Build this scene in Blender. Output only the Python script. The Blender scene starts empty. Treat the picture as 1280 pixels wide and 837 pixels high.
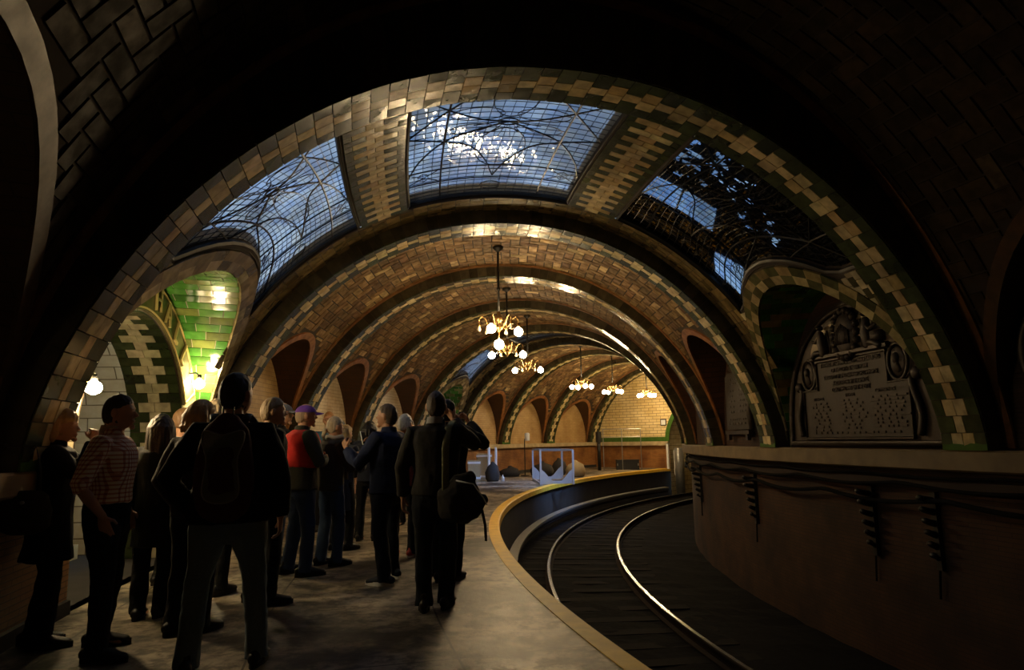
import bpy, bmesh, math, random
import numpy as np
from mathutils import Vector, Matrix, noise as mnoise
random.seed(7); rng = np.random.RandomState(7)
C = bpy.context.scene.collection
sc = bpy.context.scene
R = math.radians

# ------------------------------------------------------------------ camera, world, exposure
CAMZ = 1.3553                                  # eye height over the platform (z = 0)
cam_d = bpy.data.cameras.new('camera'); cam = bpy.data.objects.new('camera', cam_d); C.objects.link(cam)
cam_d.sensor_width = 36.0; cam_d.lens = 852.75/1280*36; cam_d.clip_start = 0.05; cam_d.clip_end = 300
rv = Vector((0.99988855, 0.00227037, -0.01475555)); uv_ = Vector((0.01492919, -0.15205873, 0.9882587)); fv = Vector((0, 0.98836885, 0.15207568))
cam.matrix_world = Matrix(((rv.x, uv_.x, -fv.x, 0), (rv.y, uv_.y, -fv.y, 0), (rv.z, uv_.z, -fv.z, CAMZ), (0, 0, 0, 1)))
sc.camera = cam
world = bpy.data.worlds.new('dusk_sky'); sc.world = world; world.use_nodes = True
wn = world.node_tree; wn.nodes.clear()
wo = wn.nodes.new('ShaderNodeOutputWorld'); wb = wn.nodes.new('ShaderNodeBackground'); wt = wn.nodes.new('ShaderNodeTexCoord')
wm = wn.nodes.new('ShaderNodeTexNoise'); wm.inputs['Scale'].default_value = 3.0
wr = wn.nodes.new('ShaderNodeValToRGB')
wr.color_ramp.elements[0].position = 0.35; wr.color_ramp.elements[0].color = (0.24, 0.40, 0.70, 1)
wr.color_ramp.elements[1].position = 0.7; wr.color_ramp.elements[1].color = (0.62, 0.80, 1.0, 1)
wn.links.new(wt.outputs['Generated'], wm.inputs['Vector']); wn.links.new(wm.outputs['Fac'], wr.inputs['Fac'])
wn.links.new(wr.outputs['Color'], wb.inputs['Color']); wb.inputs['Strength'].default_value = 9.0
wn.links.new(wb.outputs['Background'], wo.inputs['Surface'])
sc.view_settings.view_transform = 'Standard'; sc.view_settings.look = 'None'; sc.view_settings.gamma = 1.0
sc.view_settings.use_curve_mapping = False; sc.view_settings.exposure = 0.0
sc.cycles.use_denoising = True
sc.cycles.sample_clamp_indirect = 4.0; sc.cycles.max_bounces = 8; sc.cycles.transparent_max_bounces = 8
# daylight that falls through the clear skylight of the second skylit bay
BULB = 195.0                                   # strength of the bare filament bulbs
WARM = (1.0, 0.72, 0.38)

# ------------------------------------------------------------------ the place's geometry (a curved station)
CX, CY = 28.571, 12.0777
RM, AH, HH, PP, QQ = 28.8001, 3.8941, 3.2877, 2.121, 1.5817
SP = CAMZ - 0.1598                             # springing height, top of the ledge
REDGE, RAIL_O, RAIL_I = 28.8306, 27.9753, 26.5403
RAILZ = CAMZ - 2.3886; BEDZ = RAILZ - 0.16
RT = [None, -0.2333, -0.0875, 0.0251, 0.1394, 0.2617, 0.3694, 0.4787, 0.5933, 0.7065]
RT[0] = -0.385
RW = 0.5692/28.80                              # rib width in radians
DV = 0.20                                      # the vault lies this far above the ribs
WL, WR = 32.90, 24.70                          # wall radii
THB = -0.56                                    # where the modelled tunnel ends behind the camera

def pos(r, th, z): return (CX - r*math.cos(th), CY + r*math.sin(th), z)
_tab = {}
def sdl(dl): return dl if isinstance(dl, tuple) else (dl, dl)
def dv(i): return (DV, .66) if i == 0 else DV   # the first bay's vault is domed higher
def table(dl):
    if dl in _tab: return _tab[dl]
    da, dh = sdl(dl)
    ph = np.linspace(-math.pi/2, math.pi/2, 1201); u = np.sin(ph)
    r = RM + (AH+da)*u; z = SP + (HH+dh)*np.maximum(1-np.abs(u)**PP, 0)**(1/QQ)
    s = np.concatenate([[0], np.cumsum(np.hypot(np.diff(r), np.diff(z)))])
    _tab[dl] = (u, r, z, s); return _tab[dl]
def rz_t(t, dl=DV):                            # t: arc length from the right (track) foot
    u, r, z, s = table(dl)
    return float(np.interp(t, s, r)), float(np.interp(t, s, z))
def t_of_u(uu, dl=DV):
    u, r, z, s = table(dl); return float(np.interp(uu, u, s))
def vault(th, t, dl=DV, inward=0.0):
    r, z = rz_t(t, dl)
    if inward:
        r1, z1 = rz_t(t-0.01, dl); r2, z2 = rz_t(t+0.01, dl)
        dr, dz = r2-r1, z2-z1; l = math.hypot(dr, dz) or 1
        r += dz/l*inward*1.0; z += -dr/l*inward*1.0
    return pos(r, th, z)
LT = table(DV)[3][-1]; LT0 = table(0.0)[3][-1]

ld = bpy.data.lights.new('daylight_through_skylight', 'AREA'); ld.shape = 'RECTANGLE'; ld.size = 1.6; ld.size_y = 1.4; ld.energy = 190; ld.color = (.34, .55, 1.0); ld.spread = R(60)
lo = bpy.data.objects.new('daylight_through_skylight', ld); C.objects.link(lo)
_a = Vector(pos(25.2, .305, 5.45)); _b = Vector(pos(30.3, .335, .0)); lo.location = _a; lo.rotation_euler = (_b-_a).to_track_quat('-Z', 'Y').to_euler()

# ------------------------------------------------------------------ helpers
class MB:
    def __init__(s): s.v=[]; s.f=[]; s.c=[]; s.uv={}
    def vert(s, p): s.v.append(tuple(p)); return len(s.v)-1
    def face(s, ps, col=(1,1,1), uv=None):
        i = [s.vert(p) for p in ps]; s.f.append(i); s.c.append(col)
        if uv: s.uv[len(s.f)-1] = uv
    def slab(s, base, top, col=(1,1,1)):       # base/top: 4 points each
        i = [s.vert(p) for p in base]; j = [s.vert(p) for p in top]; n = len(i)
        s.f.append(j); s.c.append(col)
        for k in range(n): s.f.append([i[k], i[(k+1)%n], j[(k+1)%n], j[k]]); s.c.append(col)
    def grid(s, P, col=(1,1,1), UV=None, closeu=False):
        n, m = len(P), len(P[0]); b = len(s.v)
        for row in P:
            for p in row: s.v.append(tuple(p))
        for i in range(n-1):
            for j in range(m-1):
                s.f.append([b+i*m+j, b+i*m+j+1, b+(i+1)*m+j+1, b+(i+1)*m+j]); s.c.append(col)
                if UV: s.uv[len(s.f)-1] = [UV[i][j], UV[i][j+1], UV[i+1][j+1], UV[i+1][j]]
    def box(s, c, size, rot=0.0, col=(1,1,1), M=None):
        x, y, z = [q/2 for q in size]; ps = []
        for dx,dy,dz in ((-1,-1,-1),(1,-1,-1),(1,1,-1),(-1,1,-1),(-1,-1,1),(1,-1,1),(1,1,1),(-1,1,1)):
            p = Vector((dx*x, dy*y, dz*z))
            if M is not None: p = M @ p
            elif rot: p = Matrix.Rotation(rot, 3, 'Z') @ p
            ps.append(Vector(c)+p)
        b = len(s.v); s.v += [tuple(p) for p in ps]
        for f in ((0,3,2,1),(4,5,6,7),(0,1,5,4),(1,2,6,5),(2,3,7,6),(3,0,4,7)): s.f.append([b+k for k in f]); s.c.append(col)
    def tube(s, pts, rad, n=8, col=(1,1,1), cap=True, ref=None, closed=False, rnd=False):
        pts = [Vector(p) for p in pts]; N = len(pts)
        if not isinstance(rad, (list, tuple)): rad = [rad]*N
        rings = []; prev = Vector(ref) if ref is not None else None
        def ring(p, t, ax, a, b_):
            ay = t.cross(ax).normalized(); base = len(s.v)
            for k in range(n):
                an = 2*math.pi*k/n
                s.v.append(tuple(p + ax*(a*math.cos(an)) + ay*(b_*math.sin(an))))
            rings.append(base)
        fr = []
        for i in range(N):
            if closed: t = pts[(i+1)%N]-pts[i-1]
            else: t = pts[min(i+1,N-1)]-pts[max(i-1,0)]
            if t.length < 1e-9: t = Vector((0,0,1))
            t.normalize()
            if prev is None: prev = Vector((1,0,0)) if abs(t.x) < .9 else Vector((0,1,0))
            rf = Vector(ref) if ref is not None else prev
            ax = rf - t*rf.dot(t)
            if ax.length < 1e-4: ax = Vector((0,1,0)) - t*t.y
            ax.normalize(); prev = ax; fr.append((t, ax))
        def ab(r): return (r, r) if not isinstance(r, (tuple, list)) else r
        if rnd and not closed:
            a, b_ = ab(rad[0]); mn = min(a, b_)
            ring(pts[0]-fr[0][0]*mn*.85, fr[0][0], fr[0][1], a*.45, b_*.45)
            ring(pts[0]-fr[0][0]*mn*.5, fr[0][0], fr[0][1], a*.82, b_*.82)
        for i in range(N):
            a, b_ = ab(rad[i]); ring(pts[i], fr[i][0], fr[i][1], a, b_)
        if rnd and not closed:
            a, b_ = ab(rad[-1]); mn = min(a, b_)
            ring(pts[-1]+fr[-1][0]*mn*.5, fr[-1][0], fr[-1][1], a*.82, b_*.82)
            ring(pts[-1]+fr[-1][0]*mn*.85, fr[-1][0], fr[-1][1], a*.45, b_*.45)
        M_ = len(rings)
        for i in range(M_ if closed else M_-1):
            a, b_ = rings[i], rings[(i+1)%M_]
            for k in range(n): s.f.append([a+k, a+(k+1)%n, b_+(k+1)%n, b_+k]); s.c.append(col)
        if cap and not closed:
            s.f.append([rings[0]+k for k in range(n)][::-1]); s.c.append(col)
            s.f.append([rings[-1]+k for k in range(n)]); s.c.append(col)
    def lathe(s, c, prof, n=16, col=(1,1,1), M=None):
        rows = []
        for r, z in prof:
            row = []
            for k in range(n+1):
                an = 2*math.pi*k/n; p = Vector((r*math.cos(an), r*math.sin(an), z))
                if M is not None: p = M @ p
                row.append(Vector(c)+p)
            rows.append(row)
        s.grid(rows, col)
    def ball(s, c, r, n=12, m=8, col=(1,1,1), M=None):
        if not isinstance(r, (tuple, list)): r = (r, r, r)
        rows = []
        for i in range(m+1):
            la = -math.pi/2 + math.pi*i/m; row = []
            for k in range(n+1):
                an = 2*math.pi*k/n
                p = Vector((r[0]*math.cos(la)*math.cos(an), r[1]*math.cos(la)*math.sin(an), r[2]*math.sin(la)))
                if M is not None: p = M @ p
                row.append(Vector(c)+p)
            rows.append(row)
        s.grid(rows, col)
    def mesh(s, name):
        me = bpy.data.meshes.new(name); me.from_pydata(s.v, [], s.f); me.update()
        if len(me.polygons) == len(s.c) and s.c:
            at = me.attributes.new('col', 'FLOAT_COLOR', 'FACE')
            a = np.ones((len(s.c), 4), np.float32); a[:, :3] = np.array(s.c, np.float32)
            at.data.foreach_set('color', a.ravel())
        if s.uv:
            ul = me.uv_layers.new(name='UVMap')
            for fi, uv in s.uv.items():
                for k, li in enumerate(me.polygons[fi].loop_indices): ul.data[li].uv = uv[k]
        return me
    def build(s, name, mat, parent=None, smooth=False, merge=False):
        me = s.mesh(name); return link(me, name, mat, parent, smooth, merge)
def link(me, name, mat, parent=None, smooth=False, merge=False):
    if merge:
        bm = bmesh.new(); bm.from_mesh(me); bmesh.ops.remove_doubles(bm, verts=bm.verts, dist=1e-5)
        bmesh.ops.recalc_face_normals(bm, faces=bm.faces); bm.to_mesh(me); bm.free()
    if smooth:
        me.polygons.foreach_set('use_smooth', [True]*len(me.polygons))
    if mat: me.materials.append(mat)
    o = bpy.data.objects.new(name, me); C.objects.link(o)
    if parent: o.parent = parent
    return o
def empty(name, loc=(0,0,0), rz=0.0):
    o = bpy.data.objects.new(name, None); C.objects.link(o); o.location = loc; o.rotation_euler = (0,0,rz); o.empty_display_size = .1
    return o
def tag(o, label, cat=None, group=None, kind=None):
    if label: o['label'] = label
    if cat: o['category'] = cat
    if group: o['group'] = group
    if kind: o['kind'] = kind
    return o
def struct(o, label=None):
    o['kind'] = 'structure'
    if label: o['label'] = label
    return o
def copy_tree(o, parent=None):
    c = o.copy(); C.objects.link(c); c.parent = parent
    for ch in [k for k in bpy.data.objects if k.parent == o and k is not c]: copy_tree(ch, c)
    return c

# ------------------------------------------------------------------ materials
def newmat(name):
    m = bpy.data.materials.new(name); m.use_nodes = True; nt = m.node_tree
    b = nt.nodes['Principled BSDF']; return m, nt, b
def N(nt, t, **kw):
    n = nt.nodes.new(t)
    for k, v in kw.items():
        if k in n.inputs: n.inputs[k].default_value = v
        else: setattr(n, k, v)
    return n
def plain(name, col, rough=.6, metal=0, noise=0.25, scale=8.0, bump=0.0, spec=.5, coord='Object', detail=4):
    m, nt, b = newmat(name)
    tc = N(nt, 'ShaderNodeTexCoord'); nz = N(nt, 'ShaderNodeTexNoise'); nz.inputs['Scale'].default_value = scale; nz.inputs['Detail'].default_value = detail
    nt.links.new(tc.outputs[coord], nz.inputs['Vector'])
    mx = N(nt, 'ShaderNodeMix', data_type='RGBA'); mx.inputs['A'].default_value = tuple(c*(1-noise) for c in col)+(1,); mx.inputs['B'].default_value = tuple(min(1, c*(1+noise)) for c in col)+(1,)
    nt.links.new(nz.outputs['Fac'], mx.inputs['Factor']); nt.links.new(mx.outputs['Result'], b.inputs['Base Color'])
    b.inputs['Roughness'].default_value = rough; b.inputs['Metallic'].default_value = metal; b.inputs['Specular IOR Level'].default_value = spec
    if bump:
        bp = N(nt, 'ShaderNodeBump'); bp.inputs['Strength'].default_value = bump; bp.inputs['Distance'].default_value = .01
        nt.links.new(nz.outputs['Fac'], bp.inputs['Height']); nt.links.new(bp.outputs['Normal'], b.inputs['Normal'])
    return m
def tiles(name, rough=.2, dirt=.45, bump=.3, spec=.5, scale=9.0):   # colour comes from each tile's own glaze
    m, nt, b = newmat(name)
    at = N(nt, 'ShaderNodeAttribute', attribute_name='col'); tc = N(nt, 'ShaderNodeTexCoord')
    nz = N(nt, 'ShaderNodeTexNoise'); nz.inputs['Scale'].default_value = scale; nz.inputs['Detail'].default_value = 6
    n2 = N(nt, 'ShaderNodeTexNoise'); n2.inputs['Scale'].default_value = 1.3; n2.inputs['Detail'].default_value = 5
    nt.links.new(tc.outputs['Object'], nz.inputs['Vector']); nt.links.new(tc.outputs['Object'], n2.inputs['Vector'])
    rp = N(nt, 'ShaderNodeValToRGB'); rp.color_ramp.elements[0].position = .38; rp.color_ramp.elements[0].color = (1-dirt,)*3+(1,); rp.color_ramp.elements[1].position = .6
    r2 = N(nt, 'ShaderNodeValToRGB'); r2.color_ramp.elements[0].position = .3; r2.color_ramp.elements[0].color = (1-dirt,)*3+(1,); r2.color_ramp.elements[1].position = .55
    nt.links.new(nz.outputs['Fac'], rp.inputs['Fac']); nt.links.new(n2.outputs['Fac'], r2.inputs['Fac'])
    a = N(nt, 'ShaderNodeMix', data_type='RGBA', blend_type='MULTIPLY'); a.inputs['Factor'].default_value = 1
    nt.links.new(at.outputs['Color'], a.inputs['A']); nt.links.new(rp.outputs['Color'], a.inputs['B'])
    c = N(nt, 'ShaderNodeMix', data_type='RGBA', blend_type='MULTIPLY'); c.inputs['Factor'].default_value = 1
    nt.links.new(a.outputs['Result'], c.inputs['A']); nt.links.new(r2.outputs['Color'], c.inputs['B'])
    nt.links.new(c.outputs['Result'], b.inputs['Base Color'])
    mr = N(nt, 'ShaderNodeMapRange'); mr.inputs['To Min'].default_value = rough*1.9; mr.inputs['To Max'].default_value = rough*.6
    nt.links.new(nz.outputs['Fac'], mr.inputs['Value']); nt.links.new(mr.outputs['Result'], b.inputs['Roughness'])
    b.inputs['Specular IOR Level'].default_value = spec
    bp = N(nt, 'ShaderNodeBump'); bp.inputs['Strength'].default_value = bump; bp.inputs['Distance'].default_value = .004
    nt.links.new(nz.outputs['Fac'], bp.inputs['Height']); nt.links.new(bp.outputs['Normal'], b.inputs['Normal'])
    return m
def brick(name, c1, c2, mortar, bw=.3, bh=.05, ms=.006, rough=.55, dirt=.5, dirtcol=None, dscale=.8):
    m, nt, b = newmat(name)
    uv = N(nt, 'ShaderNodeUVMap'); bt = N(nt, 'ShaderNodeTexBrick')
    bt.inputs['Color1'].default_value = c1+(1,); bt.inputs['Color2'].default_value = c2+(1,); bt.inputs['Mortar'].default_value = mortar+(1,)
    bt.inputs['Scale'].default_value = 1; bt.inputs['Brick Width'].default_value = bw; bt.inputs['Row Height'].default_value = bh
    bt.inputs['Mortar Size'].default_value = ms; bt.inputs['Mortar Smooth'].default_value = .2; bt.inputs['Bias'].default_value = 0
    nt.links.new(uv.outputs['UV'], bt.inputs['Vector'])
    nz = N(nt, 'ShaderNodeTexNoise'); nz.inputs['Scale'].default_value = dscale; nz.inputs['Detail'].default_value = 7; nz.inputs['Roughness'].default_value = .62
    nt.links.new(uv.outputs['UV'], nz.inputs['Vector'])
    rp = N(nt, 'ShaderNodeValToRGB'); rp.color_ramp.elements[0].position = .36; rp.color_ramp.elements[0].color = (dirtcol or (1-dirt,)*3)+(1,)
    rp.color_ramp.elements[1].position = .6
    nt.links.new(nz.outputs['Fac'], rp.inputs['Fac'])
    a = N(nt, 'ShaderNodeMix', data_type='RGBA', blend_type='MULTIPLY'); a.inputs['Factor'].default_value = 1
    nt.links.new(bt.outputs['Color'], a.inputs['A']); nt.links.new(rp.outputs['Color'], a.inputs['B']); nt.links.new(a.outputs['Result'], b.inputs['Base Color'])
    b.inputs['Roughness'].default_value = rough
    bp = N(nt, 'ShaderNodeBump', invert=True); bp.inputs['Strength'].default_value = .6; bp.inputs['Distance'].default_value = .006
    nt.links.new(bt.outputs['Fac'], bp.inputs['Height']); nt.links.new(bp.outputs['Normal'], b.inputs['Normal'])
    return m
def emis(name, col, strength):
    m = bpy.data.materials.new(name); m.use_nodes = True; nt = m.node_tree; nt.nodes.clear()
    o = N(nt, 'ShaderNodeOutputMaterial'); e = N(nt, 'ShaderNodeEmission'); e.inputs['Color'].default_value = col+(1,); e.inputs['Strength'].default_value = strength
    nt.links.new(e.outputs[0], o.inputs['Surface']); return m
def concrete():
    m, nt, b = newmat('platform_concrete')
    tc = N(nt, 'ShaderNodeTexCoord')
    n1 = N(nt, 'ShaderNodeTexNoise'); n1.inputs['Scale'].default_value = .9; n1.inputs['Detail'].default_value = 9; n1.inputs['Roughness'].default_value = .65
    n2 = N(nt, 'ShaderNodeTexNoise'); n2.inputs['Scale'].default_value = 5.5; n2.inputs['Detail'].default_value = 8; n2.inputs['Roughness'].default_value = .7
    n3 = N(nt, 'ShaderNodeTexNoise'); n3.inputs['Scale'].default_value = 60; n3.inputs['Detail'].default_value = 3
    for n in (n1, n2, n3): nt.links.new(tc.outputs['Object'], n.inputs['Vector'])
    r1 = N(nt, 'ShaderNodeValToRGB'); e = r1.color_ramp.elements; e[0].position = .42; e[0].color = (.03, .024, .018, 1); e[1].position = .56; e[1].color = (.45, .37, .26, 1)
    nt.links.new(n1.outputs['Fac'], r1.inputs['Fac'])
    r2 = N(nt, 'ShaderNodeValToRGB'); e = r2.color_ramp.elements; e[0].position = .42; e[0].color = (.12, .11, .10, 1); e[1].position = .54; e[1].color = (1, 1, 1, 1)
    nt.links.new(n2.outputs['Fac'], r2.inputs['Fac'])
    a = N(nt, 'ShaderNodeMix', data_type='RGBA', blend_type='MULTIPLY'); a.inputs['Factor'].default_value = .85
    nt.links.new(r1.outputs['Color'], a.inputs['A']); nt.links.new(r2.outputs['Color'], a.inputs['B'])
    uv = N(nt, 'ShaderNodeUVMap'); bt = N(nt, 'ShaderNodeTexBrick', offset=0.0)
    bt.inputs['Color1'].default_value = (1,1,1,1); bt.inputs['Color2'].default_value = (.8,.8,.8,1); bt.inputs['Mortar'].default_value = (.12,.1,.08,1)
    bt.inputs['Scale'].default_value = 1; bt.inputs['Brick Width'].default_value = 1.55; bt.inputs['Row Height'].default_value = 1.3; bt.inputs['Mortar Size'].default_value = .008
    nt.links.new(uv.outputs['UV'], bt.inputs['Vector'])
    c = N(nt, 'ShaderNodeMix', data_type='RGBA', blend_type='MULTIPLY'); c.inputs['Factor'].default_value = 1
    nt.links.new(a.outputs['Result'], c.inputs['A']); nt.links.new(bt.outputs['Color'], c.inputs['B']); nt.links.new(c.outputs['Result'], b.inputs['Base Color'])
    mr = N(nt, 'ShaderNodeMapRange'); mr.inputs['To Min'].default_value = .62; mr.inputs['To Max'].default_value = .3
    nt.links.new(n2.outputs['Fac'], mr.inputs['Value']); nt.links.new(mr.outputs['Result'], b.inputs['Roughness'])
    bp = N(nt, 'ShaderNodeBump'); bp.inputs['Strength'].default_value = .5; bp.inputs['Distance'].default_value = .01
    nt.links.new(n2.outputs['Fac'], bp.inputs['Height']); nt.links.new(bp.outputs['Normal'], b.inputs['Normal'])
    return m
def glass(name, tint, trans=.16, opal=.35, milky=(.62, .66, .64)):
    m = bpy.data.materials.new(name); m.use_nodes = True; nt = m.node_tree; nt.nodes.clear()
    o = N(nt, 'ShaderNodeOutputMaterial'); tr = N(nt, 'ShaderNodeBsdfTransparent'); df = N(nt, 'ShaderNodeBsdfDiffuse'); gl = N(nt, 'ShaderNodeBsdfGlossy')
    uv = N(nt, 'ShaderNodeUVMap'); tc = N(nt, 'ShaderNodeTexCoord')
    bt = N(nt, 'ShaderNodeTexBrick', offset=0.0); bt.inputs['Color1'].default_value = (.55,.7,1,1); bt.inputs['Color2'].default_value = (1,1,1,1); bt.inputs['Mortar'].default_value = (.3,.3,.3,1)
    bt.inputs['Scale'].default_value = 1; bt.inputs['Brick Width'].default_value = 1/15; bt.inputs['Row Height'].default_value = 1/18; bt.inputs['Mortar Size'].default_value = 0
    nt.links.new(uv.outputs['UV'], bt.inputs['Vector'])
    nz = N(nt, 'ShaderNodeTexNoise'); nz.inputs['Scale'].default_value = 1.6; nz.inputs['Detail'].default_value = 6; nt.links.new(tc.outputs['Object'], nz.inputs['Vector'])
    rp = N(nt, 'ShaderNodeValToRGB'); e = rp.color_ramp.elements; e[0].position = .36; e[0].color = tuple(c*trans*.45 for c in tint)+(1,); e[1].position = .66; e[1].color = tuple(c*trans*1.35 for c in tint)+(1,)
    nt.links.new(nz.outputs['Fac'], rp.inputs['Fac'])
    mu = N(nt, 'ShaderNodeMix', data_type='RGBA', blend_type='MULTIPLY'); mu.inputs['Factor'].default_value = 1
    nt.links.new(rp.outputs['Color'], mu.inputs['A']); nt.links.new(bt.outputs['Color'], mu.inputs['B']); nt.links.new(mu.outputs['Result'], tr.inputs['Color'])
    df.inputs['Color'].default_value = milky+(1,); gl.inputs['Roughness'].default_value = .07; gl.inputs['Color'].default_value = (1,1,1,1)
    wv = N(nt, 'ShaderNodeTexNoise'); wv.inputs['Scale'].default_value = 7; wv.inputs['Detail'].default_value = 2
    mp = N(nt, 'ShaderNodeMapping'); mp.inputs['Scale'].default_value = (1, .35, 1); nt.links.new(tc.outputs['Object'], mp.inputs['Vector']); nt.links.new(mp.outputs['Vector'], wv.inputs['Vector'])
    bp = N(nt, 'ShaderNodeBump'); bp.inputs['Strength'].default_value = .7; bp.inputs['Distance'].default_value = .02
    nt.links.new(wv.outputs['Fac'], bp.inputs['Height'])
    for q in (gl, df): nt.links.new(bp.outputs['Normal'], q.inputs['Normal'])
    fr = N(nt, 'ShaderNodeFresnel'); fr.inputs['IOR'].default_value = 1.55; nt.links.new(bp.outputs['Normal'], fr.inputs['Normal'])
    m1 = N(nt, 'ShaderNodeMixShader'); m1.inputs[0].default_value = opal; nt.links.new(tr.outputs[0], m1.inputs[1]); nt.links.new(df.outputs[0], m1.inputs[2])
    m2 = N(nt, 'ShaderNodeMixShader'); nt.links.new(fr.outputs[0], m2.inputs[0]); nt.links.new(m1.outputs[0], m2.inputs[1]); nt.links.new(gl.outputs[0], m2.inputs[2])
    nt.links.new(m2.outputs[0], o.inputs['Surface']); return m

M = {}
M['rib_tile'] = tiles('glazed_rib_tile', .17, .35, .35)
M['vault_tile'] = tiles('vault_tile', .5, .45, .5, spec=.18)
M['green_tile'] = tiles('green_glazed_tile', .12, .3, .3)
M['mortar'] = plain('dark_mortar', (.035, .022, .012), .9, noise=.4, scale=14)
M['pale_mortar'] = plain('pale_mortar', (.42, .38, .28), .8, noise=.3, scale=10)
M['brown_edge'] = tiles('brown_glazed_edge', .3, .4, .3)
M['niche_tan'] = brick('tan_niche_brick', (.52, .35, .15), (.46, .30, .12), (.28, .18, .08), .30, .075, .005, .55, .35, (.62, .5, .36))
M['niche'] = brick('cream_niche_brick', (.74, .62, .42), (.66, .54, .36), (.42, .33, .20), .30, .075, .005, .55, .35, (.62, .5, .36))
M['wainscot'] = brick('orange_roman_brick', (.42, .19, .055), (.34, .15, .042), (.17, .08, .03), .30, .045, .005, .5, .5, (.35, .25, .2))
M['trackwall'] = brick('shaded_orange_brick', (.062, .024, .007), (.048, .019, .005), (.026, .011, .005), .30, .045, .005, .85, .6, (.3, .22, .16), 1.1)  # wainscot brick with the track side's shade put into its colour
M['endwall'] = brick('cream_glazed_brick', (.82, .67, .36), (.74, .58, .29), (.20, .13, .06), .40, .13, .010, .35, .25, (.75, .68, .5))
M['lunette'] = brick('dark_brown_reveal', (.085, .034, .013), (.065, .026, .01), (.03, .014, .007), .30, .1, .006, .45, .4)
M['cream_tile'] = brick('cream_block_tile', (.62, .55, .36), (.55, .48, .30), (.17, .13, .07), .42, .20, .008, .25, .3, (.6, .52, .4))
M['coping'] = plain('cream_coping_stone', (.42, .33, .19), .5, noise=.45, scale=5, bump=.3)
M['coping_dark'] = plain('dark_coping_stone', (.16, .112, .052), .7, noise=.5, scale=5, bump=.3)  # darker tone than the platform-side coping
M['concrete'] = concrete()
M['yellow'] = plain('worn_yellow_paint', (.85, .47, .035), .55, noise=.35, scale=6, bump=.4)
M['stone'] = plain('sooty_platform_side', (.026, .023, .02), .9, noise=.6, scale=3, bump=.6)
M['ballast'] = plain('sooty_track_bed', (.006, .006, .007), .95, noise=.6, scale=9, bump=.8, spec=.08)
M['tie'] = plain('sooty_timber', (.010, .009, .009), .9, noise=.5, scale=6, bump=.5, spec=.1)
M['rail_side'] = plain('rusty_rail', (.02, .013, .01), .85, noise=.4, spec=.15)
M['steel'] = plain('polished_rail_head', (.80, .86, .95), .25, metal=1.0, noise=.1)
M['iron'] = plain('black_iron', (.02, .018, .016), .5, metal=.4, noise=.3)
M['came'] = plain('lead_came', (.018, .016, .014), .4, metal=.5, noise=.3)
M['brass'] = plain('aged_brass', (.30, .18, .07), .42, metal=.9, noise=.3)
M['bronze'] = plain('dark_bronze', (.035, .024, .016), .5, metal=.5, noise=.5, scale=12, bump=.5)
M['bronze_field'] = plain('polished_bronze_field', (.036, .026, .017), .6, metal=.3, noise=.35, scale=14, bump=.3)
M['bulb'] = emis('lit_bulb', WARM, BULB)
M['walllamp'] = emis('lit_wall_bulb', (1.0, .74, .40), 380.0)
M['deadbulb'] = plain('unlit_bulb', (.5, .42, .3), .1, noise=.05)
M['glass'] = glass('blue_leaded_glass', (.97, 1.0, .97), .125, .42)
M['glass_dark'] = glass('sooty_skylight_glass', (.8, .95, 1.0), .07, .06, (.03, .03, .03))
M['glass_clear'] = glass('clear_skylight_glass', (1, 1, 1), .85, .03)
M['black'] = plain('black_paint', (.012, .012, .013), .5)
M['cable'] = plain('black_cable', (.008, .008, .008), .95, spec=.05)
M['offwhite'] = plain('chalky_white_paint', (.40, .41, .42), .6, noise=.15)
M['white'] = plain('white_paint', (.72, .74, .76), .4, noise=.12)
M['grey'] = plain('grey_metal', (.3, .3, .29), .35, metal=.6, noise=.2)
M['greentrim'] = plain('green_glazed_trim', (.05, .12, .02), .2, noise=.35, scale=8)
M['gold'] = plain('gold_ochre_glaze', (.55, .42, .16), .25, noise=.25)
M['sign'] = plain('olive_sign_glaze', (.16, .14, .06), .2, noise=.4, scale=12, bump=.3)
M['tymp'] = plain('worn_bronze_ground', (.22, .17, .11), .5, metal=.5, noise=.45, scale=9, bump=.3)
M['board'] = plain('tarred_board', (.015, .012, .01), .8, noise=.5)
M['skin'] = plain('skin', (.52, .27, .16), .5, noise=.12, scale=12)
def cloth(name, col, rough=.85, noise=.25, scale=30, bump=.25): return plain(name, col, rough, 0, noise, scale, bump, spec=.25)
# ------------------------------------------------------------------ vault ceilings
CREAM = (.70, .55, .29); CREAM2 = (.60, .42, .19); GREEN = (.035, .06, .022); DKGREEN = (.02, .03, .014); TAN = (.225, .135, .056)
def jit(c, a=.18):
    k = 1 + random.uniform(-a, a); return tuple(max(0, min(1, x*k*(1+random.uniform(-.04, .04)))) for x in c)
SKY = (1, 5)                                   # bays with skylights
def clear(i): return (RT[i]+RW if i > 0 else RT[0]+RW, RT[i+1])
def lun(i):                                    # lunette of a bay: centre, half width, wall height, groin height
    a, b = clear(i); c = (a+b)/2
    return (c, (b-a)/2-.001, 2.05, 2.0) if i in SKY or i == 0 else (c, (b-a)/2-.0015, 1.95, 1.9)
def groin_u(i, th, extra=0.0):                 # |u| where the lunette meets the vault
    c, b, hw, hg = lun(i); v = (th-c)/b
    s = math.sqrt(max(1-v*v, 0)); w = min(hg*s/(HH+sdl(dv(i))[1]), 1)**QQ
    return max(1-w, 0)**(1/PP)
def vp(u, th, dl=DV):                          # point of the vault by u
    da, dh = sdl(dl)
    return pos(RM+(AH+da)*u, th, SP+(HH+dh)*max(1-abs(u)**PP, 0)**(1/QQ))
QS = (-.2135, -.1065)                          # theta range of the skylights of bay 1
def sky_th(i):
    a, b = clear(i); return (a+.003, b-.019)
BANDS = [(.48, .815), (-.21, .32), (-.76, -.38)]
def low_u(i, th, lim): return min(lim, groin_u(i, th)-.055)
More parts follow.
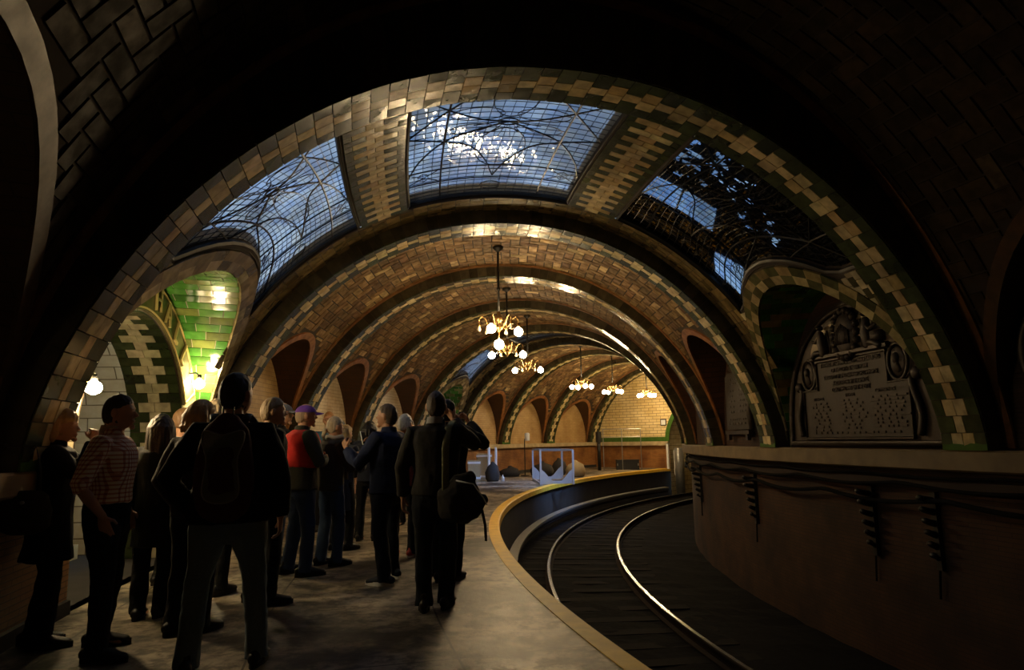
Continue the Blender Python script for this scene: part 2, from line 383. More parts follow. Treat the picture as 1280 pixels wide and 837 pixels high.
def solid(i, th):                              # solid u intervals
    g = groin_u(i, th)
    if i in SKY:
        a, b = sky_th(i)
        if a < th < b:
            return [(-g, -low_u(i, th, .80)), (-.38, -.21), (.32, .48), (low_u(i, th, .82), g)]
    return [(-g, g)]
vault_bays = {}
for i in range(0, 9):
    a, b = clear(i); mb = MB(); n = 46
    ths = list(np.linspace(a-.002, b+.002, n))
    if i in SKY:
        sa, sb = sky_th(i); ths = sorted(ths+[sa-1e-5, sa+1e-5, sb-1e-5, sb+1e-5])
    for k in range(len(ths)-1):
        t0, t1 = ths[k], ths[k+1]; tm = (t0+t1)/2
        A, B = solid(i, min(max(t0, tm-1e-6), tm)), solid(i, tm)
        s0 = solid(i, t0+1e-7 if t0 < tm else t0); s1 = solid(i, t1-1e-7)
        if len(s0) != len(B): s0 = B
        if len(s1) != len(B): s1 = B
        for (p0, p1), (q0, q1) in zip(s0, s1):
            m_ = 44 if abs(p1-p0) > 1 else 8
            g0 = np.sin(np.linspace(math.asin(max(-1, p0)), math.asin(min(1, p1)), m_)); g1 = np.sin(np.linspace(math.asin(max(-1, q0)), math.asin(min(1, q1)), m_))
            mb.grid([[vp(u, t0, dv(i)) for u in g0], [vp(u, t1, dv(i)) for u in g1]])
    o = struct(mb.build('ceiling', M['mortar'], smooth=True, merge=True)); vault_bays[i] = o

def herring(i):
    mb = MB(); a, b = clear(i); W = .16; L = .32; gap = .010
    sc_ = RM; S0 = a*sc_; S1 = b*sc_; ns = int((S1-S0)/W)+4; nt_ = int(table(dv(i))[3][-1]/W)+4
    gcache = {}
    def ok(s, t):
        th = s/sc_
        if th < a+.001 or th > b-.001: return False
        if abs(th-a) < .0042 or abs(th-b) < .0042: return False
        key = round(th, 4)
        if key not in gcache:
            c_, hb, hw, hg = lun(i); gu = groin_u(i, th)
            gcache[key] = (t_of_u(-gu, dv(i)), t_of_u(gu, dv(i)))
        lo, hi = gcache[key]
        return lo+.16 < t < hi-.16
    seen = set()
    for p in range(-90, 90):
        for q in range(-60, 60):
            for kind in (0, 1):
                x = p + 2*q; y = p - 2*q
                if kind == 0: x0, y0, x1, y1 = x, y, x+2, y+1
                else: x0, y0, x1, y1 = x, y+1, x+1, y+3
                s0, s1 = S0-.07+x0*W, S0-.07+x1*W; t0, t1 = .05+y0*W, .05+y1*W
                if s1 < S0 or s0 > S1 or t1 < 0 or t0 > table(dv(i))[3][-1]: continue
                s0c, s1c = max(s0, S0+.125), min(s1, S1-.125)
                if s1c-s0c < .05: continue
                t0c, t1c = t0, t1
                good = [ok(s, t) for s in (s0c, s1c) for t in (t0c, t1c)]
                if not all(good):
                    if not any(good): continue
                    tm = (t0+t1)/2; sm = (s0c+s1c)/2
                    if not ok(sm, tm): continue
                    # trim the tile back to the band that edges the groin
                    gl = max(gcache[round(s0c/sc_, 4)][0] if round(s0c/sc_, 4) in gcache else 0, gcache[round(s1c/sc_, 4)][0] if round(s1c/sc_, 4) in gcache else 0)
                    gh = min(gcache[round(s0c/sc_, 4)][1] if round(s0c/sc_, 4) in gcache else table(dv(i))[3][-1], gcache[round(s1c/sc_, 4)][1] if round(s1c/sc_, 4) in gcache else table(dv(i))[3][-1])
                    t0c, t1c = max(t0, gl+.16), min(t1, gh-.16)
                    if t1c-t0c < .05: continue
                s0c += gap; s1c -= gap; t0c += gap; t1c -= gap
                if s1c <= s0c or t1c <= t0c: continue
                r_ = random.random()
                col = jit(TAN, .35) if r_ > .2 else jit((.16, .085, .035), .3)
                if r_ > .93: col = jit((.5, .35, .17), .15)
                if i == 0: col = tuple(x*.2 for x in col)  # shade of the unlit near bay put into its tile colour
                tl = [random.uniform(-.0025, .0025) for _ in range(4)]
                bs = [vault(s/sc_, t, dv(i), 0.0) for s, t in ((s0c, t0c), (s1c, t0c), (s1c, t1c), (s0c, t1c))]
                tp = [vault(s/sc_, t, dv(i), .014+tl[k]) for k, (s, t) in enumerate(((s0c+.003, t0c+.003), (s1c-.003, t0c+.003), (s1c-.003, t1c-.003), (s0c+.003, t1c-.003)))]
                mb.slab(bs, tp, col)
    return mb
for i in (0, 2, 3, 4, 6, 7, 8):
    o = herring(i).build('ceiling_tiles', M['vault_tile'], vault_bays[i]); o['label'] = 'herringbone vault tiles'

# orange-brown edge band along the ribs and the groins
def groin_band(i, side, wid, col, mat, name, h=.03, seglen=.14, toothed=False):
    mb = MB(); a, b = clear(i); c_, hb, hw, hg = lun(i)
    n = 30; vs = np.sin(np.linspace(-math.pi/2, math.pi/2, n))*.999
    P = []
    for v in vs:
        th = c_+hb*v; t = t_of_u(side*groin_u(i, th), dv(i)); P.append((th*RM, t))
    P = [Vector((p[0], p[1], 0)) for p in P]
    def off(k, w):
        d = (P[min(k+1, n-1)]-P[max(k-1, 0)]).normalized(); nn = Vector((-d.y, d.x, 0))*(-side)
        if nn.y*side > 0: nn = -nn
        q = P[k]+nn*w
        q.x = min(max(q.x, a*RM+.005), b*RM-.005); q.y = min(max(q.y, .0), table(dv(i))[3][-1]); return q
    for k in range(n-1):
        q = [P[k], P[k+1], off(k+1, wid), off(k, wid)]
        if toothed:
            sub = [(0, .5), (.5, 1)]
            hi = jit((.46, .36, .18), .3); lo_ = jit((.20, .15, .07) if side > 0 else (.10, .10, .04), .35); cs = [hi, lo_] if k % 2 else [lo_, jit((.30, .22, .10), .3)]
        else: sub = [(0, 1)]; cs = [jit(col, .15)]
        for (w0, w1), cc in zip(sub, cs):
            r4 = [q[0].lerp(q[3], w0), q[1].lerp(q[2], w0), q[1].lerp(q[2], w1), q[0].lerp(q[3], w1)]
            mb.slab([vault(p.x/RM, p.y, dv(i), 0) for p in r4], [vault(p.x/RM, p.y, dv(i), h) for p in r4], cc)
    return mb.build(name, mat, vault_bays[i])
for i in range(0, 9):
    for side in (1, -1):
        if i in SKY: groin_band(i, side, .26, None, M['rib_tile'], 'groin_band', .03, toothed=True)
        else: groin_band(i, side, .13, (.30, .12, .035) if i else (.09, .04, .014), M['brown_edge'], 'groin_band', .03)  # near bay's band colour darkened to carry the same shade
    if i not in SKY:
        mb = MB(); a, b = clear(i)
        for e0, e1 in ((a, a+.0042), (b-.0042, b)):
            tt = np.linspace(.02, table(dv(i))[3][-1]-.02, 60)
            for k in range(59):
                r4 = [(e0, tt[k]), (e1, tt[k]), (e1, tt[k+1]), (e0, tt[k+1])]
                mb.slab([vault(x, t, dv(i), 0) for x, t in r4], [vault(x, t, dv(i), .025) for x, t in r4], jit((.26, .11, .035), .15))
        mb.build('rib_side_band', M['brown_edge'], vault_bays[i])

# outer skin of each lunette, so that no daylight enters round its edges
for i in range(0, 9):
    c_, hb, hw, hg = lun(i); da, dh = sdl(dv(i))
    for side in (1, -1):
        wall = WL if side > 0 else WR; mb = MB(); rows = []
        for v in [-1.06]+list(np.sin(np.linspace(-math.pi/2, math.pi/2, 30)))+[1.06]:
            s = math.sqrt(max(1-v*v, 0)); th = c_+hb*v; thc = c_+hb*max(-1, min(1, v)); u = max(groin_u(i, thc)-.03, 0)
            a_ = Vector(vp(side*u, th, (da+.03, dh+.03))); b_ = Vector(pos(wall+side*.14, th, SP+hw*s+.16))
            up = Vector((0, 0, .10)); rows.append([a_, a_.lerp(b_, .12)+up, a_.lerp(b_, .6)+up*1.3, b_])
        mb.grid(rows); mb.build('lunette_outer_skin', M['mortar'], vault_bays[i])
# lunette soffits
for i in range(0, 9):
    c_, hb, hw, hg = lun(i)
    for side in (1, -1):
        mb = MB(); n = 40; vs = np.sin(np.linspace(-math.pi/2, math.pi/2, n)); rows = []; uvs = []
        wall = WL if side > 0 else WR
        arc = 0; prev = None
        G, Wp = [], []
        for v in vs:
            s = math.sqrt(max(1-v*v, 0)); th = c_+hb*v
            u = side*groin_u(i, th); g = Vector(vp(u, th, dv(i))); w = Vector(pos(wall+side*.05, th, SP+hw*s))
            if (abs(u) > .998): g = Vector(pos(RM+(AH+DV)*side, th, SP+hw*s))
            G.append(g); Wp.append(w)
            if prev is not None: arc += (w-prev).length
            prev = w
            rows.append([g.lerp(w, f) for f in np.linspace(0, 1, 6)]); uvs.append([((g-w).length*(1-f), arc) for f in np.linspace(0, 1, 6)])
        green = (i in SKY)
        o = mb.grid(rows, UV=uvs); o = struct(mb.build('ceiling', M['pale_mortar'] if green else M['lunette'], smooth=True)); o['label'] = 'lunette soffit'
        if green:                              # running bond of green glazed tiles
            tb = MB(); m_ = 34; arcs = [0]
            fine = np.sin(np.linspace(-math.pi/2, math.pi/2, 400)); pw = [Vector((hb*RM*v, hw*math.sqrt(max(1-v*v, 0)), 0)) for v in fine]
            for k in range(1, 400): arcs.append(arcs[-1]+(pw[k]-pw[k-1]).length)
            nr = int(arcs[-1]/.125)
            for k in range(nr):
                va = np.interp((k+.03)*arcs[-1]/nr, arcs, fine); vb = np.interp((k+.97)*arcs[-1]/nr, arcs, fine)
                def pt_(v, f, h):
                    s = math.sqrt(max(1-v*v, 0)); th = c_+hb*v; u = side*groin_u(i, th)
                    g = Vector(vp(u, th, dv(i))) if abs(u) < .998 else Vector(pos(RM+(AH+DV)*side, th, SP+hw*s))
                    w = Vector(pos(wall+side*.05, th, SP+hw*s)); p = g.lerp(w, f)
                    cc = Vector(pos(p_r(p), c_, SP)); d = (cc-p).normalized(); return p+d*h
                def p_r(p): return math.hypot(p.x-CX, p.y-CY)
                s_ = math.sqrt(max(1-va*va, 0)); th = c_+hb*va
                dep = (Vector(vp(side*groin_u(i, th), th, dv(i)))-Vector(pos(wall+side*.05, th, SP+hw*s_))).length
                w_ = .30; x = -(.15 if k % 2 else 0)
                while x < dep:
                    f0 = max(0, x+.006)/max(dep, .01); f1 = min(dep, x+w_-.006)/max(dep, .01); x += w_
                    if f1-f0 < .03 or dep < .05: continue
                    rr = random.random(); col = jit((.07, .24, .035), .4) if rr > .3 else jit((.19, .24, .06), .35)
                    if rr > .9: col = jit((.32, .22, .08), .3)
                    cr = [(va, f0), (vb, f0), (vb, f1), (va, f1)]
                    tb.slab([pt_(v, f, 0) for v, f in cr], [pt_(v, f, .012+random.uniform(-.002, .002)) for v, f in cr], col)
            tb.build('soffit_tiles', M['green_tile'], o)

# ------------------------------------------------------------------ ribs with interlocking tiles
def rib_points(t, th, inward=0.0): return vault(th, t, 0.0, inward)
for k in range(0, 10):
    t0 = RT[k] if k < 9 else RT[9]
    mb = MB(); n = 90; th0, th1 = t0, t0+RW
    tt = np.linspace(0, LT0, n)
    mb.grid([[vault(th, t, 0.0, 0) for t in tt] for th in (th0, th1)])
    for th in (th0, th1):
        dd = sdl(dv(0 if (k == 1 and th == th0) or k == 0 else 1)); dd = (dd[0]+.04, dd[1]+.06)
        mb.grid([[vault(th, t, 0.0, 0) for t in tt], [vp(float(np.interp(t, table(0.0)[3], table(0.0)[0])), th, dd) for t in tt]])
    o = struct(mb.build('trim_%d' % (k+1), M['mortar'], merge=True)); o['label'] = 'tiled transverse arch'
    tb = MB(); rows = int(LT0/.165); rh = LT0/rows; g = .004
    for r_ in range(rows):
        pat = [(0, .14, 0), (.14, .285, 1), (.285, .43, 1), (.43, .5692, 0)] if r_ % 2 == 0 else [(0, .225, 0), (.225, .345, 1), (.345, .5692, 0)]
        for x0, x1, kind in pat:
            ta, tb_ = r_*rh+g, (r_+1)*rh-g
            if kind == 0: col = jit((.05, .065, .028), .45)
            else: col = jit(CREAM if random.random() > .25 else CREAM2, .2)
            a0, a1 = t0+(x0+g)/28.8, t0+(x1-g)/28.8
            cr = [(a0, ta), (a1, ta), (a1, tb_), (a0, tb_)]
            tl = [random.uniform(-.0022, .0022) for _ in range(4)]
            tb.slab([rib_points(t, th, 0) for th, t in cr], [rib_points(t, th, .014+tl[q]) for q, (th, t) in enumerate(cr)], col)
    tb.build('rib_tiles', M['rib_tile'], o)
    mb = MB()                                   # dark glazed side tiles and a bead
    for th, sg in ((th0, -1), (th1, 1)):
        for q in range(rows):
            ta, tb2 = q*rh+.004, (q+1)*rh-.004
            def sp_(t, w, o_):
                r0, z0 = rz_t(t, 0.0); u_ = float(np.interp(t, table(0.0)[3], table(0.0)[0])); da, dh = sdl(dv(0 if (k == 1 and sg < 0) else 1)); r1 = RM+(AH+da)*u_; z1 = SP+(HH+dh)*max(1-abs(u_)**PP, 0)**(1/QQ); return pos(r0+(r1-r0)*w, th+sg*o_/28.8, z0+(z1-z0)*w)
            cr = [(ta, .0), (tb2, .0), (tb2, .97), (ta, .97)]
            mb.slab([sp_(t, w, 0) for t, w in cr], [sp_(t, w, .008) for t, w in cr], jit((.05, .04, .022), .4))
    mb.build('rib_side_tiles', M['green_tile'], o)
    for side in (0, 1):                         # pier foot
        pass

# ------------------------------------------------------------------ zipper bands between the skylights
def zipper(i):
    mb = MB(); a, b = clear(i); sa, sb = sky_th(i)
    for (u0, u1) in ((.325, .475), (-.375, -.215)):
        ta, tb_ = t_of_u(u0), t_of_u(u1); wid = abs(tb_-ta); lo = min(ta, tb_)
        rows = int((sb-sa+.006)*RM/.108)
        for k in range(rows):
            x0 = sa-.003+k*.108/RM+.0001; x1 = x0+.101/RM
            m_ = .5+.02*math.sin(k)
            if (k//1) % 2: pat = [(0, .14, 0), (.14, .5, 1), (.5, .86, 1), (.86, 1, 0)]
            else: pat = [(0, .36, 0), (.36, .64, 1), (.64, 1, 0)]
            for f0, f1, kind in pat:
                col = jit(CREAM if random.random() > .3 else CREAM2, .2) if kind else jit((.045, .06, .022), .4)
                cr = [(x0, lo+wid*f0+.004), (x1, lo+wid*f0+.004), (x1, lo+wid*f1-.004), (x0, lo+wid*f1-.004)]
                mb.slab([vault(th, t, DV, 0) for th, t in cr], [vault(th, t, DV, .016+random.uniform(-.002, .002)) for th, t in cr], col)
    # brown stretcher tiles around the openings
    for e0, e1 in ((a+.0002, sa-.0003), (sb+.0003, b-.0002)):
        t = .15
        while t < LT-.15:
            th = (e0+e1)/2; gu = groin_u(i, th)
            if t_of_u(-gu)+.05 < t < t_of_u(gu)-.2:
                n_ = max(1, int((e1-e0)*RM/.13))
                for q in range(n_):
                    x0 = e0+(e1-e0)*q/n_+.0002; x1 = e0+(e1-e0)*(q+1)/n_-.0002
                    cr = [(x0, t), (x1, t), (x1, t+.19), (x0, t+.19)]
                    mb.slab([vault(x, y, DV, 0) for x, y in cr], [vault(x, y, DV, .014+random.uniform(-.003, .003)) for x, y in cr], jit((.17, .12, .05), .45))
            t += .2
    mb.build('zipper_tiles', M['rib_tile'], vault_bays[i])
    # pale spandrel tiles beside the lunettes
    mb = MB()
    for side in (1, -1):
        for th_ in np.arange(sa, sb, .0035):
            g0 = groin_u(i, th_+.0017); lim = .82 if side > 0 else .80
            if g0-.055 <= lim: continue
            t0, t1 = t_of_u(side*(lim+.004)), t_of_u(side*(g0-.005)); lo, hi = min(t0, t1), max(t0, t1)
            t = lo
            while t < hi-.05:
                e = min(t+.12, hi); rr = random.random()
                col = jit((.60, .50, .30), .25) if rr > .45 else jit((.10, .09, .04), .4)
                cr = [(th_, t+.004), (th_+.0033, t+.004), (th_+.0033, e-.004), (th_, e-.004)]
                mb.slab([vault(x, y, DV, 0) for x, y in cr], [vault(x, y, DV, .018) for x, y in cr], col); t += .12
    mb.build('spandrel_tiles', M['rib_tile'], vault_bays[i])
for i in SKY: zipper(i)

# ------------------------------------------------------------------ skylights
def sky_point(i, p, q, band, dl):              # p across the vault, q along the tunnel
    sa, sb = sky_th(i); th = sb+(sa-sb)*q
    if band == 0: u0, u1 = low_u(i, th, .82), .48
    elif band == 1: u0, u1 = .32, -.21
    else: u0, u1 = -.38, -low_u(i, th, .80)
    ta, tb_ = t_of_u(u0), t_of_u(u1)
    return Vector(vp(float(np.interp(ta+(tb_-ta)*p, table(DV)[3], table(DV)[0])), th, dl))
def curve2d(pts, n=14):                        # Catmull-Rom through pattern points
    out = []; P = [Vector(p) for p in pts]; P = [P[0]*2-P[1]]+P+[P[-1]*2-P[-2]]
    for k in range(1, len(P)-2):
        for j in range(n):
            t = j/n; a, b, c, d = P[k-1], P[k], P[k+1], P[k+2]
            out.append(.5*((2*b)+(-a+c)*t+(2*a-5*b+4*c-d)*t*t+(-a+3*b-3*c+d)*t*t*t))
    out.append(P[-2]); return out
def mir(pts): return [(1-p[0], p[1]) for p in pts]
def ell(cx, cy, rx, ry, n=28, a0=0, a1=2*math.pi): return [Vector((cx+rx*math.cos(a0+(a1-a0)*k/n), cy+ry*math.sin(a0+(a1-a0)*k/n))) for k in range(n+1)]
def pattern():
    big = [[(0, .95), (.2, .80), (.36, .72), (.5, .70)], [(0, .62), (.2, .80), (.42, 1.0)],
           [(0, .63), (.2, .56), (.34, .50), (.44, .36), (.5, .20)], [(.5, .70), (.36, .64), (.2, .56), (.08, .42), (.01, .26)]]
    out = []
    for c in big:
        out.append((curve2d(c), .011)); out.append((curve2d(mir(c)), .011))
    for x in (.2, .8): out.append(([Vector((x, k/20)) for k in range(21)], .014))
    for y in (.31, .18): out.append(([Vector((k/30, y)) for k in range(31)], .011))
    out.append((ell(.5, .70, .05, .025), .010)); out.append((ell(.5, .09, .06, .045), .008))
    out.append((ell(.5, .48, .13, .17), .007)); out.append((ell(.5, .90, .11, .16), .007))
    out.append((ell(.34, .76, .13, .045), .006)); out.append((ell(.66, .76, .13, .045), .006)); out.append((ell(.34, .645, .12, .04), .006)); out.append((ell(.66, .645, .12, .04), .006))
    for an in range(8):
        t = math.pi+math.pi*(an+.5)/8
        out.append(([Vector((.5+.05*math.cos(t), .70+.025*math.sin(t))), Vector((.5+.17*math.cos(t), .70+.13*math.sin(t)))], .006))
    for sx in (.1, .9):
        out.append(([Vector((sx-.08, .20)), Vector((sx+.08, .30))], .006)); out.append(([Vector((sx-.08, .30)), Vector((sx+.08, .20))], .006)); out.append((ell(sx, .25, .03, .04, 8), .006))
    return out
PAT = pattern(); wn_ = 0
for i in SKY:
    for band in (0, 1, 2):
        wn_ += 1
        mb = MB(); n = 30
        rows = [[sky_point(i, p, q, band, DV+.07) for p in np.linspace(0, 1, n)] for q in np.linspace(0, 1, n)]
        uvs = [[(p, q) for p in np.linspace(0, 1, n)] for q in np.linspace(0, 1, n)]
        mb.grid(rows, UV=uvs)
        w = struct(mb.build('window_%d' % wn_, M['glass_clear'] if (i == 5 and band == 2) else (M['glass_dark'] if (i == 1 and band == 2) else M['glass']), smooth=True)); w['label'] = 'leaded glass skylight'
        mb = MB()
        for c, wd in PAT:
            mb.tube([sky_point(i, min(max(v.x, 0), 1), min(max(v.y, 0), 1), band, DV+.06) for v in c], wd*.85, 5)
        mb.build('lead_tracery', M['came'], w)
        mb = MB()
        for k in range(1, 20): mb.tube([sky_point(i, k/20, q, band, DV+.064) for q in np.linspace(0, 1, 12)], .0045, 4)
        for k in range(1, 26): mb.tube([sky_point(i, p, k/26, band, DV+.064) for p in np.linspace(0, 1, 16)], .0045, 4)
        mb.build('lead_grid', M['came'], w)
        mb = MB(); e = [sky_point(i, p, 0, band, DV+.03) for p in np.linspace(0, 1, 20)]+[sky_point(i, 1, q, band, DV+.03) for q in np.linspace(0, 1, 14)][1:]+[sky_point(i, p, 1, band, DV+.03) for p in np.linspace(1, 0, 20)][1:]+[sky_point(i, 0, q, band, DV+.03) for q in np.linspace(1, 0, 14)][1:-1]
        mb.tube(e, .032, 6, closed=True); mb.build('skylight_frame', M['iron'], w)
        # masonry well around the opening, up to the street
        mb = MB(); rows = [[Vector(p)-Vector((0, 0, .06)), Vector(p)+Vector((0, 0, .16))] for p in e+[e[0]]]; mb.grid(rows)
        mb.build('skylight_well', M['mortar'], w)
# boards, tarpaulin and leaf litter that cover the dark skylight over the plaque
def inpoly(x, y, P):
    c = False
    for k in range(len(P)):
        (x1, y1), (x2, y2) = P[k], P[k-1]
        if (y1 > y) != (y2 > y) and x < (x2-x1)*(y-y1)/(y2-y1)+x1: c = not c
    return c
holes = [[(-.157, -.372), (-.158, -.462), (-.139, -.486), (-.138, -.389)], [(-.158, -.468), (-.159, -.555), (-.140, -.595), (-.139, -.492)], [(-.126, -.638), (-.135, -.727), (-.112, -.76), (-.109, -.676)]]
mb = MB(); sa, sb = sky_th(1); nq, np_ = 120, 120
for a_ in range(nq):
    for b_ in range(np_):
        q = (a_+.5)/nq; p = (b_+.5)/np_; th = sb+(sa-sb)*q
        u = -.38+(-low_u(1, th, .80)+.38)*p
        if any(inpoly(th, u, h) for h in holes): continue
        nv = mnoise.noise(Vector((th*260, u*44, 2.0)))+.5*mnoise.noise(Vector((th*700, u*110, 5.0)))
        dn = math.exp(-((th+.185)/.016)**2-((u+.42)/.12)**2)+.5*math.exp(-((th+.172)/.012)**2-((u+.66)/.09)**2)+.45*math.exp(-((th+.120)/.006)**2-((u+.78)/.05)**2)
        if nv > .62-.5*dn and dn > .25: continue
        mb.grid([[sky_point(1, b_/np_, a_/nq, 2, DV+.105), sky_point(1, (b_+1)/np_, a_/nq, 2, DV+.105)], [sky_point(1, b_/np_, (a_+1)/nq, 2, DV+.105), sky_point(1, (b_+1)/np_, (a_+1)/nq, 2, DV+.105)]])
cov = mb.build('skylight_cover', M['board'], merge=True)
cov['kind'] = 'structure'; cov['label'] = 'boards and litter over the dark skylight'
for (p0, q0, p1, q1) in ((.1, 1, .75, .3), (.75, .3, .95, .0), (.35, 1, .7, .6), (.6, .9, .95, .75)):
    pass

# ------------------------------------------------------------------ walls
def strip(r, ths, z0, z1, mat, name, label=None, parent=None, uvs=1.0, nz=2):
    mb = MB(); zz = np.linspace(z0, z1, nz)
    mb.grid([[pos(r, th, z) for z in zz] for th in ths], UV=[[(th*r*uvs, z) for z in zz] for th in ths])
    o = mb.build(name, mat, parent, smooth=True)
    return struct(o, label) if not parent else o
def ths(a, b, st=.01): return list(np.linspace(a, b, max(2, int((b-a)/st)+1)))
TE = RT[9]+RW+.004
OP = {1: (-.1475, .0430, 1.58), 5: ((clear(5)[0]+clear(5)[1])/2, .034, 1.4)}   # arched doorways to the stairs: centre, half width, height over the ledge
wl = strip(WL, ths(THB, clear(1)[0]), -.02, SP+2.1, M['niche'], 'wall_left', 'cream brick lunette wall, rear')
strip(WL, ths(clear(1)[1], RT[3]+RW/2), -.02, SP+2.1, M['niche_tan'], 'wall_left', 'tan brick lunette wall beyond the second arch')
strip(WL, ths(RT[3]+RW/2, clear(5)[0]), -.02, SP+2.1, M['niche'], 'wall_left', 'cream brick lunette walls')
strip(WL, ths(clear(5)[1], TE), -.02, SP+2.1, M['niche_tan'], 'wall_left', 'cream brick lunette walls beyond the second skylight')
for i in SKY:                                  # wall with the doorway arch
    c_, hb, ah = OP[i]; a, b = clear(i); mb = MB()
    vs = list(np.sin(np.linspace(-math.pi/2, math.pi/2, 41)))
    topo = SP+2.12
    mb.grid([[pos(WL, th, z) for z in (-.02, topo)] for th in (a-.001, c_-hb)], UV=[[(th*WL, z) for z in (-.02, topo)] for th in (a-.001, c_-hb)])
    mb.grid([[pos(WL, th, z) for z in (-.02, topo)] for th in (c_+hb, b+.001)], UV=[[(th*WL, z) for z in (-.02, topo)] for th in (c_+hb, b+.001)])
    P0 = [[pos(WL, c_+hb*v, SP+ah*math.sqrt(max(0, 1-v*v))), pos(WL, c_+hb*v, topo)] for v in vs]
    mb.grid(P0, UV=[[((c_+hb*v)*WL, SP+ah*math.sqrt(max(0, 1-v*v))), ((c_+hb*v)*WL, topo)] for v in vs])
    w_ = struct(mb.build('wall_left', M['cream_tile']), 'cream tile wall around the stair doorway')
    # soffit of the doorway arch in interlocking tiles
    D_ = .62; path = [(c_-hb, 0.0)]+[(c_-hb, SP*k/6) for k in range(1, 6)]
    path += [(c_+hb*v, SP+ah*math.sqrt(max(0, 1-v*v))) for v in np.sin(np.linspace(-math.pi/2, math.pi/2, 60))]
    path += [(c_+hb, SP*k/6) for k in range(5, -1, -1)]
    mb = MB(); mb.grid([[pos(WL-.01, th, z) for th, z in path], [pos(WL+D_, th, z) for th, z in path]]); mb.build('doorway_reveal', M['mortar'], w_)
    L_ = [0]
    for k in range(1, len(path)): L_.append(L_[-1]+math.hypot((path[k][0]-path[k-1][0])*WL, path[k][1]-path[k-1][1]))
    tb = MB(); rows = int(L_[-1]/.125); rh = L_[-1]/rows; thp = [p[0] for p in path]; zp = [p[1] for p in path]
    for k in range(rows):
        pat = [(0, .12, 0), (.12, .31, 1), (.31, .50, 1), (.50, .62, 0)] if k % 2 else [(0, .24, 0), (.24, .38, 1), (.38, .62, 0)]
        for x0, x1, kind in pat:
            def q_(s, x, h):
                th, z = float(np.interp(s, L_, thp)), float(np.interp(s, L_, zp)); zc = max(min(z, SP), 0) if z < SP else SP
                d = Vector(((c_-th)*WL, zc-z, 0)); d = d.normalized()*h if d.length else Vector((0, 0, 0))
                return pos(WL+x, th+d.x/WL, z+d.y)
            cr = [(k*rh+.004, x0+.004), ((k+1)*rh-.004, x0+.004), ((k+1)*rh-.004, x1-.004), (k*rh+.004, x1-.004)]
            col = jit((.60, .53, .33), .12) if kind else jit((.035, .05, .015), .4)
            tb.slab([q_(s, x, 0) for s, x in cr], [q_(s, x, .012+random.uniform(-.0015, .0015)) for s, x in cr], col)
    tb.build('doorway_tiles', M['rib_tile'], w_)
    # stair hall behind
    mb = MB(); r0, r1 = WL+D_, WL+3.4; ta, tb2 = c_-hb-.012, c_+hb+.012
    def hall(th, r): return (pos(r, th, 0), pos(r, th, SP+.6))
    for th in (ta, tb2): mb.grid([[pos(r0, th, 0), pos(r0, th, SP+.2)], [pos(r1, th, 0), pos(r1, th, SP+.2)]], UV=[[(0, 0), (0, SP+.2)], [(r1-r0, 0), (r1-r0, SP+.2)]])
    mb.grid([[pos(r1, ta, 0), pos(r1, ta, SP+1.9)], [pos(r1, tb2, 0), pos(r1, tb2, SP+1.9)]], UV=[[(0, 0), (0, SP+1.9)], [((tb2-ta)*r1, 0), ((tb2-ta)*r1, SP+1.9)]])
    arcs_ = np.linspace(0, math.pi, 17)
    mb.grid([[pos(r, (ta+tb2)/2-(tb2-ta)/2*math.cos(x), SP+.2+1.65*math.sin(x)) for x in arcs_] for r in (r0, r1)], UV=[[(r, x*1.9) for x in arcs_] for r in (r0, r1)])
    mb.build('stair_hall', M['cream_tile'], w_)
    mb = MB(); mb.grid([[pos(WL-.02, ta, .0), pos(WL-.02, tb2, .0)], [pos(r1, ta, .0), pos(r1, tb2, .0)]]); mb.build('stair_floor', M['stone'], w_)
    mb = MB()
    for k in range(7): mb.box(pos(WL+1.3+k*.28, c_, .09+.085*k), (.30, hb*2*WL+.3, .17*(k+1)), rot=-c_)
    mb.build('stair_steps', M['coping'], w_)

# sign band over the near doorway
c_, hb, ah = OP[1]
mb = MB(); out = []
def ring_pt(v_ang, k, proud=.03):              # k 0..1 across the band
    H0, H1, B0, B1 = 1.60, 2.0, hb+.0012, lun(1)[1]-.0035
    h = H0+(H1-H0)*k; bb = B0+(B1-B0)*k
    return pos(WL-proud, c_+(lun(1)[0]-c_)*k-bb*math.cos(v_ang), SP+h*math.sin(v_ang))
an = np.linspace(.42, math.pi-.42, 60)
mb.grid([[ring_pt(x, k) for x in an] for k in (0, .5, 1)]); mb.grid([[ring_pt(x, 0, 0) for x in an], [ring_pt(x, 0) for x in an]]); mb.grid([[ring_pt(x, 1, 0) for x in an], [ring_pt(x, 1) for x in an]])
sign = tag(mb.build('station_sign', M['sign'], smooth=False), 'olive glazed arch band lettered CITY HALL over the stair doorway', 'sign')
mb = MB()
for k in (.06, .94): mb.tube([ring_pt(x, k, .035) for x in an], .012, 6)
for x in np.linspace(.43, math.pi-.43, 2): mb.tube([ring_pt(x, .06, .035), ring_pt(x, .94, .035)], .010, 6)
mb.build('gilt_border', M['gold'], sign)
def font_mesh(txt, size=1.0, extrude=.0):
    cu = bpy.data.curves.new('lettering', 'FONT'); cu.body = txt; cu.size = size; cu.extrude = extrude; cu.align_x = 'CENTER'; cu.align_y = 'CENTER'; cu.resolution_u = 3
    ob = bpy.data.objects.new('lettering', cu); C.objects.link(ob); dg = bpy.context.evaluated_depsgraph_get()
    me = bpy.data.meshes.new_from_object(ob.evaluated_get(dg)); bpy.data.objects.remove(ob); bpy.data.curves.remove(cu); return me
txt = 'CITY HALL'
